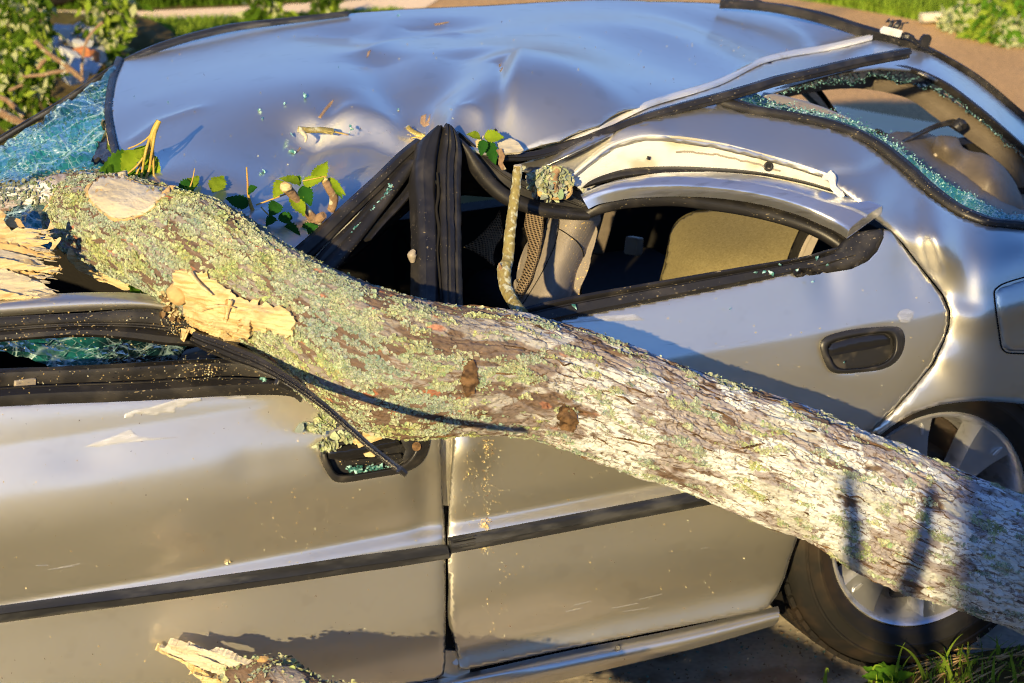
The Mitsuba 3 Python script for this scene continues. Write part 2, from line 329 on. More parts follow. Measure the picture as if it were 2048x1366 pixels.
bsdf('brick_grey', princ(mikit.proc(lambda p, n, uv: mix(C3(.34, .36, .38), C3(.55, .56, .56), tf(p.x * 14, p.y * 14, p.z * 14, 3))), .9, .2))
bsdf('brick_pale', princ(mikit.proc(lambda p, n, uv: mix(C3(.62, .58, .5), C3(.48, .42, .33), tf(p.x * 14, p.y * 14, p.z * 14, 3))), .9, .2))
bsdf('brick_red', princ(mikit.proc(lambda p, n, uv: mix(C3(.48, .18, .07), C3(.36, .14, .06), tf(p.x * 14, p.y * 14, p.z * 14, 3))), .9, .2))

# ------------------------------------------------------------------ ground
GX = 60
def sheet(poly, z, step=None):
    P = Polygon(poly).buffer(0)
    v, f = trimesh.creation.triangulate_polygon(P, engine='earcut')
    m = trimesh.Trimesh(np.c_[v, np.full(len(v), z)], f, process=False)
    if m.face_normals[:, 2].mean() < 0: m.invert()
    return m
def gpx(lst, z=0.0): return [tuple(atz(px, py, z)[:2]) for px, py in lst]
add('ground', sheet([(-400, -400), (400, -400), (400, 400), (-400, 400)], -0.02), 'ground_soil', smooth=False, label='bare soil and dry turf around the crushed car', kind='structure')
e = gpx([(1180, -60), (1640, 2), (1830, 36), (2048, 78), (2300, 130)])
near = gpx([(2300, 330), (2048, 297), (1900, 268), (1640, 222), (1300, 165), (900, 110), (820, 60), (800, 8), (830, -30)])
add('road', sheet(e + near, -0.008), 'road_asphalt', smooth=False, label='worn reddish brown asphalt road behind the crushed car', kind='structure')
k1 = gpx([(2400, 342), (2048, 297), (1900, 268), (1640, 222), (1400, 181)]); k2 = gpx([(1400, 224), (1640, 268), (1900, 308), (2048, 335), (2400, 380)])
kp = Polygon(k1 + k2).buffer(0)
km = trimesh.creation.extrude_polygon(kp, 0.06); km.apply_translation([0, 0, -0.03])
add('kerb', km, 'kerb_concrete', smooth=False, label='pale concrete kerb along the near edge of the road', kind='structure')
pa = gpx([(-400, 22), (100, 28), (330, 37), (500, 32), (700, 22), (850, 14)]); pb = gpx([(900, -18), (690, 0), (480, 12), (250, 22), (-400, 8)])
add('path', sheet(pa + pb, -0.004), 'path_concrete', smooth=False, label='tan concrete path crossing behind the grass verge', kind='structure')
pv = [(-7, -0.42), (0.12, -0.42), (0.5, -0.36), (7, -0.2), (7, 1.9), (-7, 1.9)]
add('pavement', sheet(pv, 0.0), 'concrete', smooth=False, label='stained concrete slab under the car', kind='structure')

# ------------------------------------------------------------------ car: side surface (lateral position y of the skin at length x and height z)
def prof_y(zs, ss_):
    z = np.linspace(0.0, 1.2, 601); s = PchipInterpolator(zs, ss_)(np.clip(z, zs[0], zs[-1]))
    y = np.r_[0, np.cumsum((s[1:] + s[:-1]) / 2 * (z[1] - z[0]))]
    y -= np.interp(0.44, z, y); return z, y
ZR, YR = prof_y([0, .10, .15, .20, .222, .245, .275, .32, .40, .456, .463, .474, .481, .52, .58, .62, .655, .685, .70, .72, .79, .9], [.2, .2, .25, .38, .46, .22, -.20, -.13, .08, .08, .62, .62, -.14, -.02, .03, .07, .16, .20, .42, .36, .34, .45])
ZF, YF = prof_y([0, .10, .22, .28, .36, .41, .456, .463, .474, .481, .54, .575, .60, .63, .66, .695, .712, .72, .745, .79, .9], [-.26, -.26, -.18, -.04, .11, .11, .08, .6, .6, -.12, -.15, -.10, .02, .16, .32, .40, .40, .22, .24, .30, .4])
DENTS = [  # px, py on the panel; radius along and up (m); depth (m, + = pushed in)
    (860, 985, .030, .07, .010), (938, 905, .035, .035, -.010), (180, 930, .05, .02, .002), (495, 935, .03, .025, .0012), (560, 930, .05, .02, .0010),
    (1690, 560, .03, .06, .006), (1600, 545, .06, .03, -.003), (1850, 560, .03, .05, .004), (800, 1075, .10, .03, .004), (330, 1110, .12, .05, -.004)]
def base_y(x, z):
    f = 1 / (1 + np.exp(np.clip((x + .924) / .004, -40, 40)))
    return np.interp(z, ZF, YF) * f + np.interp(z, ZR, YR) * (1 - f) + 0.010 * (x + .6) ** 2
DW = None
def side_y(x, z):
    y = base_y(x, z)
    if DW is not None:
        for cx, cz, rx, rz, a in DW: y = y + a * np.exp(-((x - cx) / rx) ** 2 - ((z - cz) / rz) ** 2)
    y = y + 0.0016 * (meshkit.fbm(np.stack([x * 5, z * 7, 0 * x], -1), 2, 4) - .5)
    return y
def side(px, py, off=0.0):
    """Where a line of sight meets the car's flank."""
    px, py = np.ravel(np.asarray(px, float)), np.ravel(np.asarray(py, float))
    y = np.zeros(len(px))
    for _ in range(40):
        P = aty(px, py, y); y = .5 * y + .5 * (side_y(P[:, 0], P[:, 2]) - off)
    return aty(px, py, y)
DW = [(*aty(px, py, 0.0)[[0, 2]], rx, rz, a) for px, py, rx, rz, a in DENTS]

car = thing('crushed_car', 'silver saloon car with its roof and windows crushed under a fallen tree trunk', 'car')
FD, RD = car + '__front_door', car + '__rear_door'
def grow(h, k=1.10): q = spl2d(h, 40); return q.mean(0) + (q - q.mean(0)) * k
fd_poly = [(-420, 862), (-200, 832), (0, 806), (300, 793), (450, 784), (600, 778), (700, 772), (878, 742), (884, 868), (885, 930), (887, 1000), (891, 1060), (893, 1092), (893, 1150), (893, 1330), (889, 1352), (872, 1362), (600, 1412), (300, 1470), (0, 1535), (-420, 1620)]
go = [(640, 905), (646, 892), (680, 880), (740, 874), (800, 868), (840, 863), (858, 866), (860, 885), (852, 912), (838, 930), (812, 944), (760, 954), (700, 964), (668, 962), (652, 942), (642, 922)]
gi = [(656, 908), (664, 897), (700, 890), (750, 884), (800, 876), (822, 880), (824, 898), (812, 918), (795, 930), (750, 940), (700, 948), (674, 946), (664, 932)]
hi = [(1657, 697), (1664, 687), (1700, 676), (1740, 669), (1772, 667), (1784, 676), (1786, 700), (1778, 717), (1750, 731), (1705, 737), (1676, 735), (1665, 722)]
add(FD, skin(fd_poly, side, 7.5, holes=[grow(gi)], t=.012, roll=.004, rollw=10), 'silver_paint', smooth=True, label='dented silver front door panel')
rd_poly = [(912, 820), (915, 745), (1000, 690), (1110, 640), (1300, 602), (1500, 563), (1640, 531), (1700, 510), (1735, 490), (1757, 471), (1771, 458), (1786, 462), (1800, 480), (1850, 545), (1886, 590), (1900, 622), (1899, 650), (1890, 680), (1866, 730), (1830, 775), (1790, 820), (1745, 862), (1690, 920), (1640, 1000), (1600, 1070), (1582, 1120), (1572, 1155), (1556, 1192), (1538, 1214), (1515, 1224), (1350, 1256), (1130, 1299), (935, 1340), (924, 1338), (916, 1310), (905, 1230), (899, 1150), (897, 1110), (896, 1065), (902, 960), (908, 868)]
add(RD, skin(rd_poly, side, 7, holes=[grow(hi)], t=.012, roll=.0035, rollw=9), 'silver_paint', smooth=True, label='silver rear door under the trunk')
# inner skin behind the gap between the doors
jm = strip([side(*q, -0.035)[0] for q in [(875, 800), (872, 1000), (872, 1366), (872, 1420)]], [side(*q, -0.035)[0] for q in [(935, 800), (935, 1000), (965, 1366), (965, 1420)]], [(0, 0), (.5, .012), (1, 0)], 30)
add(car + '__door_jamb', jm, 'cabin_dark', smooth=40)
for yy in ((820, 1010), (1300, 1400)):
    j2 = strip([side(878, y, -.026)[0] for y in np.linspace(*yy, 5)], [side(940, y, -.026)[0] for y in np.linspace(*yy, 5)], [(0, 0), (.5, .006), (1, 0)], 20)
    add(car + '__door_jamb', j2, 'silver_paint', smooth=40, label='bare silver door jamb showing in the gap between the doors')
add(car + '__door_jamb__bolt', tube([side(912, 1323, -0.02)[0], side(912, 1323, -.012)[0]], .006, k=12), 'jamb_paint')
# sill
def sill_surf(px, py): return side(px, py, -0.012)
sl = [(860, 1375), (930, 1350), (1130, 1310), (1350, 1266), (1500, 1234), (1540, 1222), (1546, 1200), (1556, 1190), (1562, 1212), (1556, 1228), (1540, 1240), (1480, 1258), (1200, 1322), (1100, 1346), (1000, 1372), (900, 1400), (600, 1475), (200, 1580), (-300, 1720), (-300, 1640), (300, 1490), (860, 1380)]
rows = [[side(*q, -0.02)[0] for q in [(-350, 1600), (300, 1478), (870, 1360), (1130, 1303), (1350, 1259), (1556, 1212)]],
        [side(*q, -0.002)[0] for q in [(-350, 1618), (300, 1492), (870, 1374), (1130, 1318), (1350, 1274), (1559, 1222)]],
        [side(*q, 0.0)[0] for q in [(-350, 1650), (300, 1520), (870, 1400), (1130, 1336), (1350, 1290), (1558, 1236)]],
        [side(*q, -0.03)[0] for q in [(-350, 1675), (300, 1545), (870, 1420), (1130, 1352), (1350, 1302), (1553, 1246)]],
        [side(*q, -0.12)[0] for q in [(-350, 1690), (300, 1555), (870, 1430), (1130, 1356), (1350, 1304), (1551, 1247)]]]
add(car + '__sill', shell(grid_mesh(loft(rows, 24, 90)), .006), 'silver_paint', smooth=50, label='silver sill below the doors')
add(car + '__sill__plug', tube([side(1236, 1296, -.004)[0], side(1236, 1296, .006)[0]], [.005, .004], k=10), 'black_plastic')

# side mouldings
def band(key, top, bot, off, prof, mat, n=90, **k):
    a = [side(*q, off)[0] for q in top]; b = [side(*q, off)[0] for q in bot]
    return add(key, strip(a, b, prof, n), mat, smooth=45, **k)
mp = [(0, 0), (.03, .005), (.25, .0105), (.48, .0145), (.51, .0125), (.54, .0135), (.9, .009), (1, 0)]
band(FD + '__moulding', [(-400, 1264), (0, 1211), (300, 1170), (600, 1128), (700, 1113), (800, 1100), (885, 1089), (893, 1090)], [(-400, 1302), (0, 1246), (300, 1205), (600, 1162), (700, 1147), (800, 1133), (885, 1119), (893, 1117)], 0, mp, 'moulding_plastic')
band(RD + '__moulding', [(897, 1076), (905, 1073), (1130, 1031), (1350, 989), (1590, 945)], [(900, 1107), (908, 1106), (1130, 1064), (1350, 1022), (1590, 980)], 0, mp, 'moulding_plastic')
for k in range(4):
    band(RD + '__moulding__rib', [(907, 1078.5 + 6 * k), (950, 1070.5 + 6 * k)], [(907, 1080.5 + 6 * k), (950, 1072.5 + 6 * k)], .0115, [(0, 0), (.3, .0022), (.7, .0022), (1, 0)], 'black_plastic', 8)
# the scratched patch and fine scratches
def patch_on(key, poly, mat, off=.0008, step=6, t=.0006, **k): return add(key, skin(poly, lambda a, b: side(a, b, off), step, t=t), mat, smooth=True, **k)
sc = [(120, 905), (150, 895), (190, 880), (235, 868), (262, 856), (258, 845), (248, 838), (268, 834), (270, 828), (300, 830), (316, 832), (322, 826), (350, 826), (352, 814), (366, 815), (378, 808), (404, 802), (402, 796), (330, 800), (240, 812), (170, 830), (120, 850), (100, 880)]
sc2 = [(170, 893), (230, 872), (262, 858), (275, 872), (300, 876), (357, 875), (300, 880), (240, 886), (200, 893)]
patch_on(FD + '__scrape', sc2, 'scratched_paint', label='pale scraped patch of paint')
patch_on(FD + '__scrape', [(248, 836), (268, 834), (270, 827), (300, 829), (315, 832), (322, 825), (350, 826), (352, 814), (366, 815), (378, 807), (404, 801), (402, 796), (360, 797), (330, 806), (300, 815), (270, 820), (250, 828)], 'scratched_paint', label='jagged pale scrape below the window')
patch_on(FD + '__scrape', [(455, 797), (478, 793), (496, 793), (494, 797), (470, 798)], 'scratched_paint')
patch_on(RD + '__scrape', [(1795, 632), (1800, 622), (1815, 617), (1828, 624), (1826, 636), (1816, 646), (1802, 644)], 'scratched_paint', label='round pale scuff behind the door handle')
patch_on(RD + '__scrape', [(1100, 648), (1190, 642), (1290, 640), (1270, 628), (1180, 634)], 'scratched_paint')
rs = random.Random(8)
for (x0, y0, x1, y1, nn) in [(480, 890, 520, 960, 4), (0, 1130, 190, 1145, 3), (1120, 1195, 1300, 1225, 5), (1240, 680, 1500, 720, 5), (60, 1200, 120, 1215, 1), (1395, 1095, 1480, 1120, 1)]:
    for _ in range(nn):
        ax, ay = rs.uniform(x0, x1), rs.uniform(y0, y1); L = rs.uniform(12, 60) if x1 - x0 > 60 else rs.uniform(10, 26); g = rs.uniform(-.25, -.05) if x1 - x0 > 60 else rs.uniform(.9, 2.2)
        w = rs.uniform(.3, .6); dx, dy = L / math.hypot(1, g), L * g / math.hypot(1, g); nx, ny = -dy / L * w, dx / L * w
        patch_on((FD if ax < 893 else RD) + '__scratch', [(ax, ay), (ax + dx * .5 + nx * 1.5, ay + dy * .5 + ny * 1.5), (ax + dx, ay + dy), (ax + dx * .5 - nx * .3, ay + dy * .5 - ny * .3)], 'scratched_paint', step=8)

# rear door handle: bowl, rim and flap
def ring_mesh(outer, inner, surf, h0, h1, n=72):
    o, i = spl2d(outer, n), spl2d(inner, n)
    rows = [surf(o[:, 0], o[:, 1], -.002), surf(o[:, 0], o[:, 1], h0 * .7), surf(*(o * .9 + i * .1).T, h0), surf(*(o * .45 + i * .55).T, h1), surf(*(o * .12 + i * .88).T, h1 * .8), surf(i[:, 0], i[:, 1], -.014)]
    return orient(grid_mesh(np.array(rows).transpose(1, 0, 2), True, False)) if False else face_cam(grid_mesh(np.array(rows), False, True))
ho = [(1640, 690), (1648, 676), (1680, 664), (1720, 657), (1780, 653), (1802, 657), (1810, 676), (1806, 702), (1794, 722), (1770, 737), (1730, 744), (1690, 747), (1662, 743), (1650, 726), (1643, 708)]
RH = RD + '__handle'
o2 = np.array(ho, float); c2 = o2.mean(0)
add(RD + '__handle', ring_mesh(ho, hi, side, .006, .010), 'black_plastic', smooth=50, label='black recessed handle of the rear door')
add(RH + '__bowl', skin(spl2d(hi, 50), lambda a, b: side(a, b, -.010), 6, t=.002), 'black_plastic', smooth=True)
fl = [(1660, 714), (1659, 698), (1666, 688), (1700, 678), (1740, 671), (1770, 669), (1781, 677), (1782, 690), (1740, 699), (1700, 706)]
add(RH + '__flap', skin(fl, lambda a, b: side(a, b, .004), 6, t=.010, roll=.003, rollw=4), 'black_gloss', smooth=40)
# front door handle: bowl, rim, a broken flap and the lock
FH = FD + '__handle'
add(FH, ring_mesh(go, gi, side, .007, .012), 'black_plastic', smooth=50, label='broken black handle of the front door')
add(FH + '__bowl', skin(spl2d(gi, 50), lambda a, b: side(a, b, -.014), 6, t=.002), 'black_plastic', smooth=True)
add(FH + '__flap', skin([(658, 918), (656, 902), (668, 895), (720, 888), (796, 874), (802, 890), (760, 902), (724, 916), (690, 922)], lambda a, b: side(a, b, .010), 6, t=.012, roll=.003, rollw=3), 'black_gloss', smooth=40)
add(FH + '__plate', skin([(800, 876), (820, 872), (850, 872), (852, 886), (846, 908), (834, 924), (812, 936), (806, 920), (812, 900)], lambda a, b: side(a, b, .009), 6, t=.008, roll=.002, rollw=3), 'black_plastic', smooth=40)
add(FH + '__lever', tube(side([690, 740, 800], [926, 921, 912], -.006), .005, k=8), 'black_plastic')
add(FH + '__lock', tube([side(833, 893, .002)[0], side(833, 893, .013)[0]], [.008, .007], k=16), 'knot_brown')

# rear quarter with the crushed rear pillar
q_ctrl = [(1760, 868, .012), (1826, 826, .006), (1900, 803, 0), (1963, 798, -.002), (2050, 805, 0), (2200, 860, .0), (1905, 650, .016), (1885, 720, .010), (2050, 690, .006), (2200, 700, .005), (2050, 570, .02), (2200, 560, .03), (1890, 588, .030), (1935, 585, .022),
          (1850, 545, .045), (1800, 470, .068), (1868, 470, .052), (1905, 500, .045), (2050, 480, .07), (2200, 490, .08), (1960, 452, .11), (2050, 456, .115), (2200, 470, .12), (1900, 415, .148), (1850, 380, .172), (1800, 335, .192), (1735, 285, .212), (1650, 250, .232), (1500, 222, .262), (1440, 206, .276),
          (1700, 400, .10), (1660, 358, .135), (1600, 337, .16), (1500, 305, .185), (1400, 284, .205), (1300, 280, .22), (1240, 296, .228), (1180, 335, .224), (1120, 372, .220), (1240, 243, .268), (1140, 300, .262), (1060, 335, .255), (1750, 400, .098), (1790, 400, .122), (1700, 320, .165), (1600, 290, .195), (1450, 250, .232)]
q_ctrl = [c for c in q_ctrl if c[:2] not in ((1905, 650), (1890, 588), (1850, 545), (1800, 470))] + [(x, y, float(side(x, y)[0, 1]) + .0015) for x, y in [(1772, 460), (1802, 476), (1828, 510), (1852, 543), (1872, 568), (1889, 588), (1903, 622), (1902, 650), (1893, 682), (1870, 731), (1834, 776), (1793, 821), (1750, 862)]]
q_surf0 = rbf(q_ctrl, 1e-7)
def q_surf(px, py):
    """pillar skin with its buckles"""
    px, py = np.ravel(np.asarray(px, float)), np.ravel(np.asarray(py, float))
    P = q_surf0(px, py); Y = P[:, 1]
    def ridge(line, w, a):
        d = shapely.distance(shapely.points(np.c_[px, py]), LineString(line)); return a * np.exp(-(d / w) ** 2)
    Y = Y + ridge([(1872, 400), (1880, 470), (1884, 520)], 30, -.010) + ridge([(1835, 420), (1845, 480), (1862, 540)], 20, .008) + ridge([(1925, 470), (1935, 540), (1935, 600)], 24, .006)
    Y = Y + ridge([(1665, 352), (1720, 350), (1760, 330)], 16, .010) + ridge([(1240, 255), (1290, 250), (1330, 262)], 20, -.006) + ridge([(1910, 625), (1960, 640), (2060, 600)], 30, -.006)
    return aty(px, py, Y)
q_poly = [(1050, 338), (1120, 312), (1170, 290), (1240, 247), (1340, 228), (1435, 205), (1450, 213), (1480, 222), (1560, 234), (1650, 253), (1700, 268), (1735, 287), (1800, 337), (1860, 392), (1920, 432), (1975, 451), (2048, 457), (2200, 470), (2200, 850), (2048, 805), (1963, 799), (1895, 805), (1826, 826), (1758, 870), (1746, 864), (1791, 821), (1831, 775.5), (1867, 730), (1891, 680.5), (1900, 650), (1901, 622), (1887, 589), (1851, 545), (1801, 479), (1786, 460), (1760, 440), (1720, 405), (1690, 380), (1655, 353), (1600, 335), (1520, 312), (1430, 290), (1350, 279), (1290, 277), (1230, 292), (1180, 327), (1130, 368)]
QP = car + '__quarter_panel'
add(QP, skin(q_poly, q_surf, 9, t=.008, roll=.002, rollw=4), 'silver_paint', smooth=True, label='buckled silver rear quarter panel')
add(QP + '__fuel_flap', skin([(1990, 585), (1998, 574), (2060, 553), (2150, 530), (2160, 690), (2060, 704), (2018, 703), (2006, 695), (1999, 660)], lambda a, b: q_surf(a, b) - np.array([0, .0035, 0]), 9, t=.006, roll=.004, rollw=5), 'silver_paint', smooth=True)
gp = curve(np.array([(2100, 541), (2060, 551), (1998, 572), (1988, 585), (1997, 660), (2004, 697), (2018, 706), (2060, 707)], float), 60)
add(QP + '__gap', tube(q_surf(gp[:, 0], gp[:, 1]) - np.array([0, .001, 0]), .0013, k=6), 'cabin_dark', smooth=True)
# arch lip, wheel house
al = curve(np.array([(1758, 870), (1826, 826), (1895, 805), (1963, 799), (2048, 805), (2150, 835), (2230, 880)], float), 80)
A = q_surf(al[:, 0], al[:, 1])
add(QP + '__arch_lip', grid_mesh(np.array([A + [0, -.003, 0], A + [0, .004, -.004], A + [0, .03, -.005], A + [0, .032, .004]])), 'silver_paint', smooth=True)
wa = []
for y in np.linspace(.055, .42, 5):
    th = np.linspace(-20, 200, 40) * math.pi / 180
    wa.append(np.c_[.05 + .345 * np.cos(th), np.full(40, y), .27 + .30 * np.sin(th)])
add(car + '__wheel_house', cat([grid_mesh(np.array(wa)), grid_mesh(np.array([wa[-1], wa[-1] * [0, 1, 0] + [.05, 0, .27]]))]), 'cabin_dark', smooth=True)
# white inner flange of the door opening, its edge seam and grommet
jt = [(1130, 368, .222), (1180, 326, .226), (1230, 291, .230), (1290, 275, .224), (1350, 277, .214), (1430, 288, .202), (1520, 310, .184), (1600, 333, .164), (1660, 354, .138)]
jmid = [(1150, 372, .236), (1190, 344, .240), (1240, 318, .240), (1300, 303, .234), (1360, 300, .226), (1430, 308, .214), (1520, 328, .196), (1600, 348, .178), (1668, 368, .152)]
jb = [(1170, 392, .246), (1200, 365, .246), (1250, 352, .244), (1310, 344, .238), (1380, 342, .228), (1450, 345, .216), (1520, 356, .200), (1600, 372, .182), (1690, 398, .150)]
jg = loft([pts(jt), pts(jt) + [0, .016, -.001], pts(jmid), pts(jb)], 40, 120)
add(QP + '__opening_flange', shell(grid_mesh(jg), .004), 'jamb_paint', smooth=True, label='pale inner flange of the rear door opening')
sm_ = curve(pts([(1352, 304, .2225), (1430, 309, .2105), (1480, 321, .201), (1520, 331, .192), (1560, 343, .184)]), 40)
add(QP + '__opening_flange__seam', tube(sm_ + (meshkit.noise(sm_ * 120)[:, None] - .5) * .003, .0016, k=5), 'cabin_trim_light', smooth=True)
gc = aty(1537, 333, .188)
add(QP + '__opening_flange__grommet', cat([place(trimesh.creation.torus(.0062, .0024, 20, 10), gc, (82, 0, -12)), tube([gc + [0, .004, 0], gc + [0, -.001, 0]], .005, k=12)]), 'black_plastic')
add(QP + '__opening_flange__grommet', cat([place(rbox(.006, .004, .006, .001, 2), aty(1297, 316, .230), (0, 20, 0))]), 'black_plastic')
# torn corner of the pillar
add(QP + '__torn_edge', lumpy(skin([(1640, 358), (1660, 340), (1668, 350), (1672, 372), (1690, 392), (1678, 396), (1662, 378), (1656, 362)], rbf([(1640, 358, .146), (1668, 345, .115), (1690, 392, .115), (1660, 378, .12)]), 5, t=.003), .003, 90), 'jamb_paint', smooth=30, label='torn corner where the pillar metal split')

# ------------------------------------------------------------------ roof (height z over x, y)
r_ctrl = [(245, 118, 1.02), (330, 88, 1.032), (400, 70, 1.04), (480, 53, 1.047), (580, 40, 1.05), (690, 27, 1.053), (850, 15, 1.046), (1000, 9, 1.038), (1300, 4, 1.022), (1530, 12, .965), (1745, 75, .905), (300, 200, 1.03), (600, 120, 1.068), (1000, 80, 1.06), (1350, 70, 1.025), (1600, 70, .93), (1640, 98, .90),
          (1530, 122, .945), (1440, 167, .99), (1290, 214, 1.032), (1200, 258, 1.022), (1120, 292, 1.005), (1010, 325, .985), (930, 290, 1.015), (870, 275, 1.03), (760, 290, .995), (620, 330, .985), (450, 350, 1.0), (300, 345, 1.0), (225, 200, 1.015), (222, 270, 1.002), (252, 340, .99),
          (700, 220, 1.045), (1000, 200, 1.07), (1200, 180, 1.068), (850, 200, 1.045), (600, 420, .95), (500, 420, .962), (720, 370, .965), (620, 500, .90), (400, 430, .955), (820, 315, .985)]
_c = np.array(r_ctrl); _w = atz(_c[:, 0], _c[:, 1], _c[:, 2])
_rf = RBFInterpolator(_w[:, :2], _w[:, 2], kernel='thin_plate_spline', smoothing=3e-5)
def rbase(a, b):
    z = 1.03
    for _ in range(60): P = atz(a, b, z); z = .75 * z + .25 * float(_rf(P[None, :2])[0])
    return P[:2]
def rline(l, z=None): return LineString([(atz(a, b, z)[:2] if z else rbase(a, b)) for a, b in l])
R_FEAT = [  # line in the roof, radius, height, kind (g soft, v sharp fold)
    (rline([(668, 203), (648, 245), (604, 300), (575, 345), (520, 385), (460, 410)]), .040, -.024, 'v'),
    (rline([(596, 263), (660, 268), (740, 273), (800, 282), (840, 292)]), .050, -.036, 'v'),
    (rline([(640, 240), (700, 238), (775, 250)]), .065, .036, 'v'),
    (rline([(745, 120), (768, 170), (800, 225), (828, 262)]), .055, -.022, 'g'),
    (rline([(720, 120), (735, 170), (752, 225)]), .045, .008, 'g'),
    (rline([(930, 110), (890, 160), (855, 225)]), .050, -.012, 'g'),
    (rline([(872, 226), (915, 246), (965, 260)]), .060, .036, 'v'),
    (rline([(860, 230), (846, 262)]), .022, -.018, 'v'),
    (rline([(1004, 124), (1000, 160), (996, 215), (989, 268)]), .026, -.022, 'v'),
    (rline([(1040, 120), (1033, 175), (1026, 235)]), .055, .020, 'v'),
    (rline([(690, 62), (740, 72), (800, 66), (880, 50)]), .080, -.015, 'g'),
    (rline([(735, 104), (790, 80), (860, 68), (910, 70)]), .040, .010, 'v'),
    (rline([(820, 48), (880, 43)]), .020, -.006, 'v'),
    (rline([(1120, 90), (1100, 140), (1090, 200)]), .12, .010, 'g'),
    (rline([(1330, 60), (1290, 110), (1260, 170)]), .10, -.006, 'g'),
    (rline([(270, 280), (320, 245), (390, 222)]), .030, .007, 'v'),
    (rline([(300, 330), (400, 300), (520, 330)]), .10, -.008, 'g'),
    (rline([(1100, 60), (1300, 55), (1500, 50)]), .12, .006, 'g'),
]
FAR_EDGE = rline([(245, 118), (330, 88), (480, 53), (690, 27), (1000, 9), (1300, 4), (1530, 12), (1745, 75)], 1.045)
def ss_np(t): t = np.clip(t, 0, 1); return t * t * (3 - 2 * t)
def roof_z(x, y):
    p = np.c_[np.ravel(x), np.ravel(y)]; z = _rf(p); sp = shapely.points(p); fade = ss_np(shapely.distance(sp, FAR_EDGE) / .16)
    for ln, r, h, kd in R_FEAT:
        d = shapely.distance(sp, ln) / r
        z = z + fade * h * (np.exp(-d * d) if kd == 'g' else np.exp(-np.sqrt(d * d + .012) * 1.6))
    return z + .003 * (meshkit.fbm(np.c_[p * 4, 0 * p[:, :1]], 2, 9) - .5)
def on_roof(px, py, off=0.0):
    px, py = np.ravel(np.asarray(px, float)), np.ravel(np.asarray(py, float)); z = np.full(len(px), 1.03)
    for _ in range(30):
        P = atz(px, py, z); z = .6 * z + .4 * (roof_z(P[:, 0], P[:, 1]) + off)
    return atz(px, py, z)
roof_out = [(245, 118), (330, 88), (480, 54), (690, 27), (850, 16), (1000, 10), (1300, 4), (1450, 6), (1530, 14), (1640, 38), (1745, 73), (1640, 97), (1585, 107), (1530, 120), (1440, 163), (1360, 190), (1290, 212), (1200, 256), (1120, 292), (1010, 330), (940, 330), (830, 312), (740, 385), (660, 455), (610, 520), (500, 490), (380, 450), (268, 420), (246, 345), (236, 312), (226, 270), (222, 235), (224, 195), (232, 150)]
ro = np.array(roof_out, float); rw = RBFInterpolator(_w[:, :2], _c[:, 2])
zz = RBFInterpolator(_c[:, :2] / 1000, _c[:, 2], kernel='thin_plate_spline', smoothing=1e-4)(ro / 1000)
rp = atz(ro[:, 0], ro[:, 1], zz)[:, :2]
q, tri = fill2d(rp, .0085)
rm = trimesh.Trimesh(np.c_[q, roof_z(q[:, 0], q[:, 1])], tri, process=False)
RF = car + '__roof'
add(RF, shell(rm, .006), 'silver_paint', smooth=True, label='crumpled silver roof pushed down on the near side')

# ------------------------------------------------------------------ the fallen trunk
# stations: upper edge, lower edge (on the photograph), lateral distance of the heart
ST = [((128, 362), (118, 478), .46), ((150, 356), (140, 500), .44), ((200, 346), (186, 530), .38), ((262, 350), (225, 552), .32), ((340, 376), (300, 585), .23), ((410, 386), (345, 610), .15), ((480, 420), (405, 655), .09), ((580, 490), (500, 690), .02), ((650, 520), (560, 735), -.03), ((720, 553), (620, 800), -.075),
      ((800, 585), (690, 862), -.115), ((870, 603), (760, 882), -.135), ((950, 612), (860, 872), -.145), ((1050, 620), (960, 868), -.15), ((1170, 658), (1075, 884), -.16), ((1300, 700), (1190, 926), -.17), ((1400, 745), (1285, 958), -.175), ((1500, 775), (1385, 990), -.185), ((1600, 802), (1470, 1032), -.195), ((1700, 846), (1565, 1066), -.205), ((1800, 887), (1654, 1113), -.215), ((1900, 930), (1752, 1165), -.23), ((2000, 970), (1862, 1202), -.24), ((2120, 1012), (1990, 1248), -.25), ((2300, 1080), (2160, 1320), -.26), ((2500, 1150), (2350, 1400), -.27)]
cen, rad = [], []
for (a, b, Y) in ST:
    mx, my = (a[0] + b[0]) / 2, (a[1] + b[1]) / 2; c = aty(mx, my, Y)
    w = math.hypot(a[0] - b[0], a[1] - b[1]); dp = (c - CAM) @ FW
    cen.append(c); rad.append(w / 2 * dp / FPX)
cen = np.array(cen); NS, NT = 1150, 300
s_ = np.r_[0, np.cumsum(np.linalg.norm(np.diff(cen, axis=0), axis=1))]
u = np.linspace(0, s_[-1], NS)
from scipy.ndimage import gaussian_filter1d
tc = np.stack([PchipInterpolator(s_, cen[:, k])(u) for k in range(3)], -1)
tc = gaussian_filter1d(tc, 22, axis=0, mode='nearest'); tr = gaussian_filter1d(PchipInterpolator(s_, rad)(u), 14, mode='nearest') - .004
tt, ta, tb = frames(tc)
TH = np.linspace(0, 2 * np.pi, NT, endpoint=False)
def around(th): return np.cos(th)[..., None, None] * ta[None] + np.sin(th)[..., None, None] * tb[None]
uv_u = np.repeat(u[:, None], NT, 1); uv_v = np.repeat((TH / (2 * np.pi))[None], NS, 0) * .70
dirs = np.cos(TH)[None, :, None] * ta[:, None] + np.sin(TH)[None, :, None] * tb[:, None]
base = tc[:, None] + tr[:, None, None] * dirs
